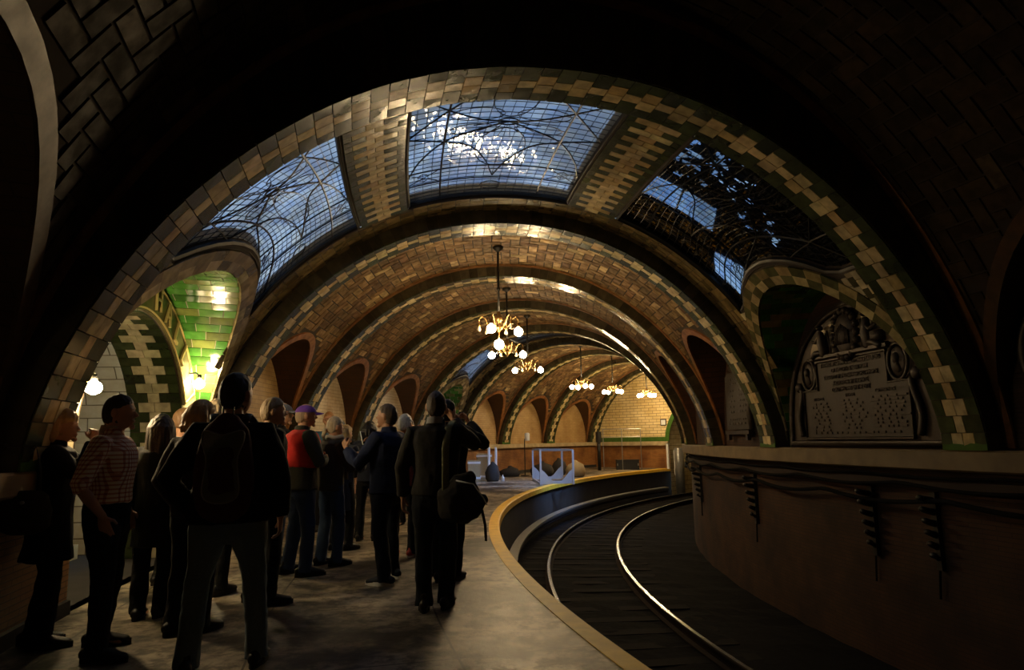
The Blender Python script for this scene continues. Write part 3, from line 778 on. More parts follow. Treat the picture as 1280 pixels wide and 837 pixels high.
for k, ch in enumerate(txt):
    if ch == ' ': continue
    me = font_mesh(ch, .31, .012); ang = math.radians(136-92*(k)/(len(txt)-1))
    x = math.pi-ang
    p0 = Vector(ring_pt(x, .5, .045)); pu = Vector(ring_pt(x, .9, .045)); up = (pu-p0).normalized()
    nrm = Vector((math.cos(c_), -math.sin(c_), 0)); rt = up.cross(nrm).normalized()
    mbL = MB(); off = 0
    for v in me.vertices: mbL.v.append(tuple(p0+rt*(v.co.x*.92)+up*(v.co.y*1.25)+nrm*v.co.z))
    for f in me.polygons: mbL.f.append([off+q for q in f.vertices]); mbL.c.append((1, 1, 1))
    mbL.build('letter', M['gold'], sign)

# wainscots, copings and the curb at the floor
for a, b in ((THB, OP[1][0]-OP[1][1]), (OP[1][0]+OP[1][1], OP[5][0]-OP[5][1]), (OP[5][0]+OP[5][1], TE)):
    strip(WL-.045, ths(a, b), 0, SP-.1, M['wainscot'], 'wall_left', 'orange brick wainscot')
    mb = MB(); T = ths(a, b)
    prof = [(WL+.01, SP+.0), (WL-.19, SP), (WL-.205, SP-.02), (WL-.205, SP-.15), (WL-.18, SP-.17), (WL-.04, SP-.18)]
    mb.grid([[pos(r, th, z) for r, z in prof] for th in T])
    for th in (T[0], T[-1]): mb.face([pos(r, th, z) for r, z in prof])
    struct(mb.build('trim_11', M['coping']), 'cream stone coping along the platform wall')
    mb = MB(); prof = [(WL-.04, .12), (WL-.075, .11), (WL-.08, 0)]
    mb.grid([[pos(r, th, z) for r, z in prof] for th in T]); struct(mb.build('baseboard_left', M['stone']))
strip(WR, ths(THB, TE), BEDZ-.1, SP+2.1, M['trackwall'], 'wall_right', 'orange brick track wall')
T = ths(THB, TE); mb = MB()
prof = [(WR-.01, SP), (WR+.185, SP), (WR+.205, SP-.02), (WR+.205, SP-.19), (WR+.17, SP-.21), (WR+.005, SP-.22)]
mb.grid([[pos(r, th, z) for r, z in prof] for th in T]); struct(mb.build('trim_12', M['coping_dark']), 'cream stone coping along the track wall')
mb = MB(); prof = [(WR+.0, SP-.3), (WR+.07, SP-.31), (WR+.07, SP-.40), (WR, SP-.41)]
mb.grid([[pos(r, th, z) for r, z in prof] for th in T]); struct(mb.build('trim_13', M['trackwall']), 'brick string course under the coping')
# plinth blocks at the rib feet
for k in range(0, 9):
    for r0, r1, nm in ((RM+AH-.02, WL, 'left'), (WR, RM-AH+.02, 'right')):
        mb = MB()
        def c4(z, e=0.0): return [pos(r0-(e if nm == 'left' else 0), RT[k]-e/28, z), pos(r1+(e if nm == 'right' else 0), RT[k]-e/28, z), pos(r1+(e if nm == 'right' else 0), RT[k]+RW+e/28, z), pos(r0-(e if nm == 'left' else 0), RT[k]+RW+e/28, z)]
        mb.slab(c4(SP), c4(SP+.12)); struct(mb.build('trim_14', M['greentrim']), 'green tile pier foot')

# ------------------------------------------------------------------ platform, track bed, rails
mb = MB(); T = ths(THB, TE+.01); rr = np.linspace(REDGE+.02, WL+.05, 10)
mb.grid([[pos(r, th, 0) for r in rr] for th in T], UV=[[(th*30.5, r) for r in rr] for th in T])
floor = struct(mb.build('floor', M['concrete']), 'stained concrete platform floor')
mb = MB(); prof = [(REDGE+.17, .0), (REDGE+.17, .006), (REDGE+.02, .006), (REDGE, -.01), (REDGE-.01, -.12), (REDGE+.06, -.13)]
mb.grid([[pos(r, th, z) for r, z in prof] for th in T]); struct(mb.build('trim_15', M['yellow']), 'yellow painted platform edge')
mb = MB(); mb.grid([[pos(REDGE+.06, th, z) for z in (-.12, -.6, BEDZ-.1)] for th in T]); struct(mb.build('wall_platform', M['stone']), 'sooty side of the platform')
mb = MB(); rr = np.linspace(WR-.05, REDGE+.1, 24); T2 = ths(THB, TE+.35, .012)
mb.grid([[pos(r, th, BEDZ+.03*mnoise.noise(Vector((r*2, th*50, 0)))) for r in rr] for th in T2]); struct(mb.build('ground', M['ballast']), 'sooty track bed')
def rail(r, a, b, name, label):
    T = ths(a, b, .006); prof = [(-.065, -.15), (-.065, -.135), (-.012, -.12), (-.012, -.045), (-.035, -.035), (-.035, -.008), (-.025, 0)]
    full = prof+[(-x, z) for x, z in prof[::-1]]
    mb = MB(); side = [[pos(r+x, th, RAILZ+z) for x, z in full] for th in T]
    mb.grid([row[:7] for row in side]); mb.grid([row[7:] for row in side])
    o = mb.build(name, M['rail_side']); tag(o, label, 'rail')
    mb = MB(); mb.grid([[row[6], row[7]] for row in side]); mb.build('rail_head', M['steel'], o, smooth=False); return o
rail(RAIL_O, THB, TE+.3, 'track_rail', 'running rail on the platform side with a polished head')
rail(RAIL_I, THB, TE+.3, 'track_rail', 'running rail on the far side nearest the brick track wall')
mb = MB(); T = ths(THB, TE-.03); prof = [(-.09, -.02), (-.09, .025), (.09, .04), (.09, -.01)]
mb.grid([[pos(REDGE-.2+x, th, -.80+z) for x, z in prof+prof[:1]] for th in T])
tr = tag(mb.build('third_rail', M['grey']), 'third rail under a flat grey cover board beside the platform wall', 'rail')
mb = MB(); mb.tube([pos(REDGE-.2, th, -.95) for th in T], .04, 6); mb.build('contact_rail', M['rail_side'], tr)
tm = MB(); tm.box((0, 0, 0), (2.55, .24, .14)); tie = tm.mesh('railway_tie'); tie.materials.append(M['tie'])
for k, th in enumerate(np.arange(-.28, TE-.012, .0235)):
    o = bpy.data.objects.new('railway_tie', tie); C.objects.link(o); o.location = pos((RAIL_O+RAIL_I)/2, th, RAILZ-.225); o.rotation_euler = (0, 0, -th)
    tag(o, 'sooty timber tie laid across under the two running rails', 'railway tie', 'timber ties under the rails')
mb = MB(); th = -.243
mb.box(pos(RAIL_I-.055, -.243, RAILZ-.07), (.03, .62, .09), rot=.243)
for k in range(4): mb.box(pos(RAIL_I-.08, -.243+(k-1.5)*.005, RAILZ-.07), (.04, .03, .03), rot=.243)
tag(mb.build('joint_bar', M['steel']), 'bolted joint bar on the far running rail near the camera', 'joint bar')

# ------------------------------------------------------------------ far end wall with the tunnel mouth
te = RT[9]+RW
def ep(r, z, d=0.0): return pos(r, te+d/28.8, z)
mb = MB()
TR, TC = 1.95, 26.86                           # tunnel mouth radius and centre
ang = np.linspace(0, math.pi, 33)
xs = sorted(set([WR-.2, TC-TR, TC+TR, WL+.2]+list(np.linspace(WR-.2, WL+.2, 40))+[TC+TR*math.cos(a) for a in ang]))
rows = []; uvs = []
for x in xs:
    zl = 0.0
    if abs(x-TC) < TR-1e-6: zl = SP-.1+1.05*math.sqrt(TR*TR-(x-TC)**2)
    elif x < TC: zl = BEDZ
    else: zl = SP-.1 if x > TC+TR else 0
    if x > TC+TR-1e-6: zl = SP-.1
    rows.append([ep(x, zl), ep(x, SP+HH+.5)]); uvs.append([(x, zl), (x, SP+HH+.5)])
mb.grid(rows, UV=uvs); ew = struct(mb.build('wall_far', M['endwall']), 'cream glazed brick end wall')
mb = MB(); mb.grid([[ep(x, z) for z in (-.02, SP-.1)] for x in (TC+TR, WL)], UV=[[(x, z) for z in (-.02, SP-.1)] for x in (TC+TR, WL)])
struct(mb.build('wall_far', M['wainscot']), 'orange brick below the end wall')
mb = MB(); mb.slab([ep(TC+TR, SP-.18, 0), ep(WL, SP-.18, 0), ep(WL, SP, 0), ep(TC+TR, SP, 0)], [ep(TC+TR, SP-.18, -.16), ep(WL, SP-.18, -.16), ep(WL, SP, -.16), ep(TC+TR, SP, -.16)]); struct(mb.build('trim_16', M['coping']), 'coping of the end wall')
mb = MB(); mb.slab([ep(TC+TR, SP, 0), ep(WL, SP, 0), ep(WL, SP+.2, 0), ep(TC+TR, SP+.2, 0)], [ep(TC+TR, SP, -.03), ep(WL, SP, -.03), ep(WL, SP+.2, -.03), ep(TC+TR, SP+.2, -.03)])
for k in range(32):
    a0, a1 = ang[k], ang[k+1]
    def q2(a, R_): return (TC+R_*math.cos(a), SP-.1+1.05*R_*math.sin(a))
    cr = [q2(a0, TR), q2(a1, TR), q2(a1, TR+.2), q2(a0, TR+.2)]
    mb.slab([ep(x, z, 0) for x, z in cr], [ep(x, z, -.04) for x, z in cr])
struct(mb.build('trim_17', M['greentrim']), 'green glazed border of the end wall')
mb = MB(); TT = ths(te, te+.32, .02)
mb.grid([[pos(TC+TR*math.cos(a), t, SP-.1+1.05*TR*math.sin(a)) for a in ang] for t in TT], UV=[[(t*27, a*2) for a in ang] for t in TT])
mb.grid([[pos(TC+TR, t, z) for z in (BEDZ, SP-.1)] for t in TT], UV=[[(t*27, z) for z in (BEDZ, SP-.1)] for t in TT]); mb.grid([[pos(TC-TR, t, z) for z in (BEDZ, SP-.1)] for t in TT], UV=[[(t*27, z) for z in (BEDZ, SP-.1)] for t in TT])
mb.grid([[pos(TC-TR, TT[-1], BEDZ), pos(TC-TR, TT[-1], SP+2.2)], [pos(TC+TR, TT[-1], BEDZ), pos(TC+TR, TT[-1], SP+2.2)]])
struct(mb.build('wall_tunnel', M['tunnel'] if 'tunnel' in M else M['cream_tile']), 'lining of the tunnel beyond')
# rear closure of the modelled stretch
mb = MB(); mb.grid([[pos(WR-.2, THB, BEDZ-.2), pos(WR-.2, THB, SP+4)], [pos(WL+.2, THB, BEDZ-.2), pos(WL+.2, THB, SP+4)]], UV=[[(0, 0), (0, 6)], [(8, 0), (8, 6)]])
struct(mb.build('wall_rear', M['niche']))
mb = MB(); tt = np.linspace(0, LT, 50); mb.grid([[vault(th, t, (DV, .66), 0) for t in tt] for th in ths(THB-.01, RT[0]+.004, .02)]); struct(mb.build('ceiling', M['mortar'], smooth=True))
# ------------------------------------------------------------------ chandeliers and wall lamps
def chandelier(th, lit, label, extra=False, rot=0.0):
    z0 = SP+HH+DV; zb = 3.30; x, y, _ = pos(28.8, th, 0)
    e = tag(empty('chandelier', (x, y, zb), -th+rot), label, 'chandelier', 'chandeliers along the vault crown')
    m = MB(); m.lathe((0, 0, 0), [(0.0, z0-zb-.0), (.10, z0-zb-.01), (.09, z0-zb-.05), (.03, z0-zb-.10), (.0, z0-zb-.11)], 14); m.build('ceiling_rose', M['iron'], e, True)
    m = MB(); m.tube([(0, 0, .16), (0, 0, z0-zb-.05)], .020, 8); m.ball((0, 0, .62), .036, 10, 6); m.ball((0, 0, .95), .03, 10, 6); m.build('rod', M['iron'], e, True)
    m = MB(); m.lathe((0, 0, 0), [(0, .24), (.03, .22), (.035, .16), (.065, .13), (.075, .08), (.04, .05), (.03, .0), (.06, -.03), (.065, -.07), (.03, -.11), (.012, -.14), (0, -.17)], 14); m.build('hub', M['brass'], e, True)
    n = 6
    for k in range(n):
        a = 2*math.pi*k/n; d = Vector((math.cos(a), math.sin(a), 0))
        m = MB(); c = [d*.03+Vector((0, 0, -.02)), d*.10+Vector((0, 0, -.06)), d*.17+Vector((0, 0, -.02)), d*.23+Vector((0, 0, .10)), d*.29+Vector((0, 0, .14)), d*.335+Vector((0, 0, .09)), d*.34+Vector((0, 0, .02))]
        m.tube(c, .010, 6); m.tube([d*.12+Vector((0, 0, -.05)), d*.15+Vector((0, 0, .03)), d*.11+Vector((0, 0, .06))], .007, 5)
        arm = m.build('arm', M['brass'], e, True)
        m = MB(); m.lathe(d*.34, [(0, .04), (.022, .035), (.026, -.02), (.034, -.035), (.0, -.035)], 10); m.build('socket', M['brass'], arm, True)
        on = k in lit; m = MB(); rr = .078 if on else .035
        m.lathe(d*.34, [(.014, -.03), (.02, -.045), (rr*.8, -.07), (rr, -.07-rr*.6), (rr*.8, -.07-rr*1.2), (rr*.4, -.07-rr*1.5), (0, -.07-rr*1.6)], 12)
        b = m.build('bulb', M['bulb'] if on else M['deadbulb'], arm, True); b['label'] = 'lit bulb' if on else 'unlit bulb'
    if extra:
        m = MB(); m.tube([(0, 0, -.15), (0, 0, -.24)], .012, 6); p = m.build('pendant_stem', M['brass'], e, True)
        m = MB(); m.ball((0, 0, -.34), .085, 14, 10); b = m.build('bulb', M['bulb'], p, True); b['label'] = 'large lit bulb'
    return e
CH = [(2, (0, 4), 'nearest chandelier, brass arms with one large low bulb lit under its hub', True, .15), (3, (0, 3), 'second chandelier from the camera, two bulbs lit and the others dark', False, .0),
      (4, (0, 3), 'third chandelier from the camera, hanging lowest in the near cluster', False, .1), (6, (0, 2, 3, 5), 'chandelier hanging just beyond the second skylight', False, .2),
      (7, (0, 2, 3, 5), 'middle one of the three far chandeliers in a row', False, .45), (8, (0, 1, 3, 4, 5), 'farthest chandelier, in front of the cream end wall', False, .3)]
for i, lit, lab, ex, rt in CH: chandelier((clear(i)[0]+clear(i)[1])/2, lit, lab, ex, rt)
def wall_lamp(r, th, z, label, rad=.068):
    e = tag(empty('wall_lamp', pos(r, th, z), -th), label, 'lamp')
    m = MB(); m.tube([(-(WL-r)-.0, 0, .10), (-.04, 0, .10), (0, 0, .07)], .012, 6); m.lathe((0, 0, 0), [(0, .09), (.025, .08), (.03, .03), (0, .03)], 10); m.build('bracket', M['iron'], e, True)
    m = MB(); m.lathe((0, 0, 0), [(0, .035), (.015, .03), (rad*.85, -.01), (rad, -.04), (rad*.8, -.075), (rad*.3, -.095), (0, -.1)], 14); m.build('bulb', M['walllamp'], e, True)
wall_lamp(32.74, -.1935, CAMZ+.53, 'bare lit bulb on the near side of the stair doorway arch')
wall_lamp(32.76, -.1900, CAMZ+.86, 'small bare bulb higher on the near side of the stair doorway', .022)
wall_lamp(32.74, -.1045, CAMZ+.80, 'bare lit bulb on the far side of the stair doorway arch')
e = tag(empty('wall_lamp', pos(34.9, OP[5][0], 2.2), 0), 'bulb lighting the stair hall behind the second doorway', 'lamp')
m = MB(); m.ball((0, 0, 0), .05); m.build('bulb', M['bulb'], e, True); m = MB(); m.tube([(0, 0, .04), (0, 0, .75)], .01, 6); m.build('cord', M['iron'], e)
e = tag(empty('tunnel_lamp', pos(28.5, te+.06, 2.0), -te), 'bulb inside the tunnel mouth at the far end', 'lamp')
m = MB(); m.ball((0, 0, 0), .05); m.build('bulb', M['bulb'], e, True); m = MB(); m.tube([(0, 0, 0), (-.3, 0, .05)], .012, 6); m.build('bracket', M['iron'], e)

# ------------------------------------------------------------------ bronze plaques on the track wall
def wall_frame(th, z, proud):                   # local x along the wall (towards the camera's right), y up, z into the room
    p = Vector(pos(WR+proud, th, z)); x = Vector((-math.sin(th), -math.cos(th), 0)); n = Vector((-math.cos(th), math.sin(th), 0))
    Mx = Matrix(((x.x, 0, n.x), (x.y, 0, n.y), (0, 1, 0))).to_4x4(); Mx.translation = p; return Mx
def poly_slab(mb, P, z0, z1, col=(1, 1, 1)):
    b = [(x, y, z0) for x, y in P]; t = [(x, y, z1) for x, y in P]
    i = [mb.vert(p) for p in b]; j = [mb.vert(p) for p in t]; n = len(P)
    mb.f.append(j); mb.c.append(col); mb.f.append(i[::-1]); mb.c.append(col)
    for k in range(n): mb.f.append([i[k], i[(k+1) % n], j[(k+1) % n], j[k]]); mb.c.append(col)
def text_obj(name, lines, parent, mat, z=.03):
    vs, fs = [], []
    for txt, x, y, size, wx in lines:
        me = font_mesh(txt, size, .006); o = len(vs)
        for v in me.vertices: vs.append((x+v.co.x*wx, y+v.co.y, z+v.co.z))
        for f in me.polygons: fs.append([o+q for q in f.vertices])
    me = bpy.data.meshes.new(name); me.from_pydata(vs, [], fs); return link(me, name, mat, parent)
def bars(mb, cx, y0, n, w, rng_, dy=.042, h=.02, z=.03):   # rows of raised lines too small to read
    for k in range(n):
        L_ = w*rng_.uniform(.7, 1); x = cx-L_/2
        while x < cx+L_/2-.03:
            wd = rng_.uniform(.05, .14); mb.box((min(x+wd/2, cx+L_/2), y0-k*dy, z), (wd, h, .012)); x += wd+.022
def figure(mb, x, y, s, side):
    mb.tube([(x, y, .05), (x, y+.16*s, .07), (x+.01*side, y+.30*s, .07)], [(.07*s, .05), (.075*s, .06), (.05*s, .04)], 10, rnd=True)
    mb.ball((x+.01*side, y+.38*s, .08), (.042*s, .04*s, .055*s)); mb.tube([(x, y+.26*s, .08), (x+.10*side*s, y+.18*s, .10), (x+.2*side*s, y+.22*s, .09)], .022*s, 6, rnd=True)
    mb.tube([(x, y+.02, .06), (x+.14*side*s, y+.03, .09), (x+.22*side*s, y-.06*s+.04, .08)], .04*s, 6, rnd=True)
r2 = random.Random(3)
pq = empty('bronze_plaque'); pq.matrix_world = wall_frame(-.155, SP, .06)
tag(pq, 'large arched bronze dedication plaque with crest and seated figures on the track wall', 'plaque')
W2, H2 = 1.46, 1.78
arch = [(-W2*math.cos(a), H2*math.sin(a)**.8+.03) for a in np.linspace(0, math.pi, 41)]
m = MB(); poly_slab(m, arch, -.05, .0); m.build('backing', M['bronze'], pq)
m = MB(); arch2 = [(x*.93, .06+(y-.03)*.93) for x, y in arch]; m.tube([(x, y, .01) for x, y in arch2], .035, 6, closed=True); m.build('moulding', M['bronze'], pq, True)
m = MB(); P = [(-.98, .12), (.98, .12), (.98, .74), (.66, .74), (.66, 1.10), (-.66, 1.10), (-.66, .74), (-.98, .74)]; poly_slab(m, P, 0, .022); fld = m.build('text_panel', M['bronze_field'], pq)
m = MB(); m.tube([(x, y, .03) for x, y in P], .018, 6, closed=True); m.tube([(-.74, 1.15, .05), (.74, 1.15, .05)], (.03, .04), 6); m.build('panel_frame', M['bronze'], pq)
m = MB(); poly_slab(m, [(-.80*math.cos(a), 1.16+.44*math.sin(a)) for a in np.linspace(0, math.pi, 25)], 0, .012); m.build('tympanum_field', M['tymp'], pq)
text_obj('inscription', [('THE FIRST MUNICIPAL RAPID TRANSIT RAILROAD', 0, 1.04, .082, .62), ('OF THE CITY OF NEW YORK', 0, .96, .078, .68), ('SUGGESTED BY THE CHAMBER OF COMMERCE', 0, .88, .078, .62), ('AUTHORIZED BY THE STATE', 0, .80, .078, .66), ('CONSTRUCTED BY THE CITY', 0, .72, .078, .7),
         ('MAYORS', -.02, .64, .052, .8), ('COMMISSIONERS', .60, .66, .056, .75), ('ENGINEERS', -.66, .62, .05, .8)], pq, M['bronze'])
m = MB(); bars(m, -.66, .56, 9, .42, r2); bars(m, -.02, .58, 9, .5, r2); bars(m, .60, .59, 9, .60, r2); bars(m, 0, .19, 1, 1.7, r2); o = m.build('name_lines', M['bronze'], pq); o['kind'] = 'stuff'
m = MB(); m.ball((0, 1.38, .03), (.20, .27, .07), 20, 12)
for k in range(18):
    a = 2*math.pi*k/18; m.ball((.23*math.cos(a), 1.38+.29*math.sin(a), .05), (.05, .05, .04), 8, 5)
for k in range(9): m.tube([(-.12+.03*k, 1.25, .09), (-.11+.03*k, 1.5-.02*abs(k-4), .10)], .011, 5)
m.build('crest', M['bronze'], pq, True)
m = MB(); figure(m, .42, 1.18, 1.0, 1); m.box((.60, 1.27, .06), (.16, .12, .08)); m.tube([(.30, 1.17, .04), (.30, 1.52, .04)], .012, 5); m.build('right_figure', M['bronze'], pq, True)
m = MB(); figure(m, -.44, 1.18, .9, -1); m.tube([(-.30, 1.17, .04), (-.36, 1.48, .04)], .012, 5); m.build('left_figure', M['bronze'], pq, True)
for sx in (.84, -.84):
    m = MB(); m.ball((sx, .95, .02), (.12, .17, .03), 18, 8); m.tube([(sx+.15*math.cos(a), .95+.20*math.sin(a), .03) for a in np.linspace(0, 2*math.pi, 25)[:-1]], .02, 6, closed=True); m.ball((sx, .98, .05), (.05, .07, .04)); m.tube([(sx, .85, .03), (sx, .93, .05)], [(.07, .03), (.04, .03)], 8, rnd=True)
    m.build('medallion', M['bronze'], pq, True)
for sx in (1, -1):
    m = MB(); m.tube([(sx*(1.07+.05*math.sin(t*5)), .15+.62*t, .03) for t in np.linspace(0, 1, 20)], .035, 6); m.ball((sx*1.09, .80, .03), (.07, .07, .04)); m.build('scroll', M['bronze'], pq, True)
pq = empty('bronze_plaque'); pq.matrix_world = wall_frame(-.018, SP+.28, .05)
tag(pq, 'small rectangular bronze tablet with a crest, beyond the second arch', 'plaque')
m = MB(); poly_slab(m, [(-.55, 0), (.55, 0), (.55, .92), (.35, .98), (-.35, .98), (-.55, .92)], 0, .03); m.build('tablet', M['bronze_field'], pq)
m = MB(); bars(m, -.0, .85, 2, .8, r2, .07, .03, .035); bars(m, -.24, .66, 5, .3, r2, .09, .035, .035); bars(m, .24, .66, 5, .36, r2, .09, .035, .035); bars(m, 0, .17, 2, .9, r2, .07, .03, .035); o = m.build('name_lines', M['bronze'], pq); o['kind'] = 'stuff'
m = MB(); m.ball((0, 1.10, .04), (.12, .16, .06), 14, 8); m.ball((-.16, 1.05, .04), (.10, .06, .04)); m.ball((.16, 1.05, .04), (.10, .06, .04)); m.tube([(.28, 1.02, .03), (.42, 1.10, .03), (.46, .98, .03)], .025, 6); m.build('crest', M['bronze'], pq, True)
m = MB(); m.box((0, -.05, .03), (1.16, .06, .07)); m.box((-.45, -.12, .03), (.09, .12, .06)); m.box((.45, -.12, .03), (.09, .12, .06)); m.build('bracket_shelf', M['bronze'], pq)
m = MB(); m.tube([(.62, .02, .02), (.65, .25, .05), (.60, .5, .02)], [.05, .07, .03], 8, rnd=True); m.build('side_scroll', M['bronze'], pq, True)
pq = empty('bronze_roundel'); pq.matrix_world = wall_frame(-.262, SP+.85, .06)
tag(pq, 'dark round bronze relief at the right edge, before the first arch', 'relief')
m = MB(); m.ball((0, 0, 0), (.34, .42, .05), 24, 10); m.tube([(.38*math.cos(a), .46*math.sin(a), .02) for a in np.linspace(0, 2*math.pi, 33)[:-1]], .045, 8, closed=True); m.build('relief', M['bronze'], pq, True)
m = MB(); figure(m, 0, -.2, 1.0, 1); m.build('relief_figure', M['bronze'], pq, True)

# ------------------------------------------------------------------ cables and racks on the track wall
for k, (zz, dp, lab) in enumerate(((SP-.26, .05, 'uppermost sagging black cable under the right coping'), (SP-.35, .09, 'middle black cable sagging along the track wall'), (SP-.50, .12, 'lowest thick black cable running along the track wall racks'))):
    m = MB(); pts = []
    for th in np.arange(THB+.02, TE-.01, .006):
        sag = dp*math.sin((th*40+k) % math.pi)
        pts.append(pos(WR+.10+.02*k, th, zz-sag*.6))
    m.tube(pts, .016+.005*k, 6); tag(m.build('cable', M['cable'], None, True), lab, 'cable')
for k, (th, lab) in enumerate(((.118, 'farthest cable rack, beside the end of the visible track wall'), (-.036, 'second farthest cable rack, below the small bronze tablet'), (-.160, 'cable rack below the middle of the large arched plaque'), (-.198, 'nearest cable rack, below the near end of the arched plaque'))):
    e = tag(empty('cable_rack', pos(WR, th, SP-.5), -th), lab, 'cable rack', 'cable racks on the track wall')
    m = MB(); m.box((-.03, 0, -.32), (.05, .07, .78)); m.build('channel', M['iron'], e)
    for q in range(6):
        m = MB(); z = -.02-q*.115; m.lathe((-.05, 0, 0), [(0, 0)], 3) if False else None
        m.tube([(-.05, 0, z), (-.20+.018*q, 0, z+.03)], [(.028, .035), (.02, .03)], 8); m.ball((-.20+.018*q, 0, z+.035), (.035, .045, .03), 8, 6); m.build('hanger_arm', M['iron'], e, True)
    m = MB(); m.tube([(-.03, .02, -.7), (-.03, .05, -1.0)], .012, 6); m.build('drop_cable', M['cable'], e)

# ------------------------------------------------------------------ things on the far part of the platform
e = tag(empty('barrier_frame', (1.15, 22.3, 0), .12), 'white metal frame barrier with notched lower panels by the platform edge', 'barrier')
fx, fy = .50, 1.25
for sx in (-1, 1):
    for sy in (-1, 1):
        m = MB(); m.box((sx*fx+(.14 if sy > 0 else 0), sy*fy, .52), (.055, .055, 1.04)); m.build('post', M['offwhite'], e)
for sy in (-1, 1):
    m = MB(); m.box(((.14 if sy > 0 else 0), sy*fy, 1.03), (2*fx, .05, .05)); m.build('top_rail', M['grey'], e)
    m = MB(); d = .14 if sy > 0 else 0; P = [(-fx, .03), (fx, .03), (fx, .48), (fx-.12, .38), (.15, .12), (-.15, .12), (-fx+.12, .38), (-fx, .48)]
    b = [(x+d, sy*fy-.012, z) for x, z in P]; t = [(x+d, sy*fy+.012, z) for x, z in P]; i_ = [m.vert(p) for p in b]; j_ = [m.vert(p) for p in t]
    m.f.append(i_); m.c.append((1,)*3); m.f.append(j_[::-1]); m.c.append((1,)*3)
    for k in range(len(P)): m.f.append([i_[k], j_[k], j_[(k+1) % len(P)], i_[(k+1) % len(P)]]); m.c.append((1,)*3)
    m.build('notched_panel', M['offwhite'], e)
for sx in (-1, 1):
    m = MB(); m.tube([(sx*fx, -fy, 1.03), (sx*fx+.14, fy, 1.03)], .025, 6); m.build('side_rail', M['grey'], e)
    m = MB(); m.tube([(sx*fx, -fy, .05), (sx*fx+.14, fy, .05)], .03, 6); m.build('bottom_rail', M['offwhite'], e)
def sack(name, x, y, size, mat, label, cat, seed=0):
    m = MB(); m.tube([(0, 0, size[2]*.12), (0, 0, size[2]*.45), (.02, 0, size[2]*.8), (.0, .0, size[2]*.97)], [(size[0]*.46, size[1]*.46), (size[0]*.5, size[1]*.5), (size[0]*.36, size[1]*.36), (size[0]*.12, size[1]*.12)], 14, rnd=True)
    for k, v in enumerate(m.v):
        d = mnoise.noise(Vector(v)*7+Vector((seed, 0, 0)))*.10; m.v[k] = (v[0]*(1+d), v[1]*(1+d), max(0, v[2]*(1+d*.3)))
    e_ = tag(m.build(name, mat, None, True), label, cat); e_.location = (x, y, 0); return e_
M['sackbeige'] = cloth('beige_canvas', (.38, .30, .17)); M['tarp'] = cloth('dark_canvas', (.035, .032, .03))
sack('rubbish_sack', -.72, 23.3, (.5, .45, .62), M['tarp'], 'black sack on the platform below two white poles', 'sack', 1)
sack('canvas_sack', 2.25, 25.4, (.75, .6, .55), M['sackbeige'], 'beige canvas sack behind the white barrier frame', 'sack', 2)
sack('canvas_sack', 1.05, 26.0, (.9, .7, .5), M['tarp'], 'dark canvas heap behind the middle of the white barrier', 'sack', 3)
sack('canvas_sack', -.15, 26.2, (.8, .6, .35), M['tarp'], 'low dark heap left of the white barrier by the wall', 'sack', 4)
sack('canvas_sack', 1.75, 27.0, (.6, .5, .60), M['tarp'], 'tall dark sack behind the barrier near the beige one', 'sack', 5)
for x, lab in ((-.86, 'left one of two white poles leaning behind the black sack'), (-.62, 'right one of two white poles leaning behind the black sack')):
    m = MB(); m.tube([(x, 23.75, 0), (x, 23.9, 1.12)], .045, 8); tag(m.build('pole', M['white']), lab, 'pole')
m = MB(); m.lathe((-.38, 23.2, 0), [(0, 0), (.05, 0), (.05, .14), (.02, .18), (.02, .22), (0, .22)], 12); tag(m.build('bottle', M['white'], None, True), 'small white bottle on the platform beside the black sack', 'bottle')
for x, y, s, lab in ((-1.05, 24.4, (.5, .4, .9), 'pale upright crate behind the crowd by the far wall'), (-1.35, 23.4, (.4, .35, .7), 'shorter pale crate left of the upright crate by the far wall')):
    e = tag(empty('crate', (x, y, 0), .1), lab, 'crate'); m = MB(); m.box((0, 0, s[2]/2), s); m.build('crate_body', M['sackbeige'], e)
    for zz in (.12, s[2]-.08): m = MB(); m.box((0, 0, zz), (s[0]+.03, s[1]+.03, .07)); m.build('batten', M['white'], e)
e = tag(empty('work_lamp', (.42, 26.4, 0)), 'slim pole lamp with a white head left of the barrier frame', 'lamp')
m = MB(); m.tube([(0, 0, 0), (0, 0, 1.40)], .02, 6); m.lathe((0, 0, 0), [(0, .04), (.16, .03), (.17, 0), (0, 0)], 12); m.build('stand', M['iron'], e)
m = MB(); m.lathe((.10, 0, 1.32), [(0, 0), (.09, 0), (.10, .04), (.10, .26), (.06, .30), (0, .30)], 14); m.build('lamp_head', M['white'], e, True)
e = tag(empty('equipment_box', (5.0, 30.6, 0), -.05), 'low black equipment box against the far end wall', 'box')
m = MB(); m.box((0, 0, .2), (.98, .4, .40)); m.build('box_body', M['black'], e); m = MB(); m.box((0, 0, .415), (1.02, .44, .03)); m.build('lid', M['black'], e)
for sx in (-.45, .45): m = MB(); m.box((sx, -.21, .22), (.04, .03, .1)); m.build('latch', M['grey'], e)
e = tag(empty('pipe_railing', (4.75, 30.3, 0), -.02), 'thin grey pipe railing in front of the far end wall', 'railing')
for x in (-.82, .0, .82): m = MB(); m.tube([(x, 0, 0), (x, 0, 1.78)], .018, 6); m.build('upright', M['grey'], e)
for z in (1.76, 1.42): m = MB(); m.tube([(-.84, 0, z), (.84, 0, z)], .016, 6); m.build('rail', M['grey'], e)
e = tag(empty('standpipe', (3.72, 30.2, 0)), 'dark iron standpipe left of the pipe railing', 'pipe')
m = MB(); m.tube([(0, 0, 0), (0, 0, 1.62)], .075, 10); m.build('pipe', M['iron'], e, True); m = MB(); m.tube([(0, 0, 1.2), (0, 0, 1.66)], .13, 10); m.build('collar', M['iron'], e)
e = tag(empty('wall_notice', ep(29.05, 2.05, -.02), -te), 'small white notice in a dark frame on the end wall', 'sign')
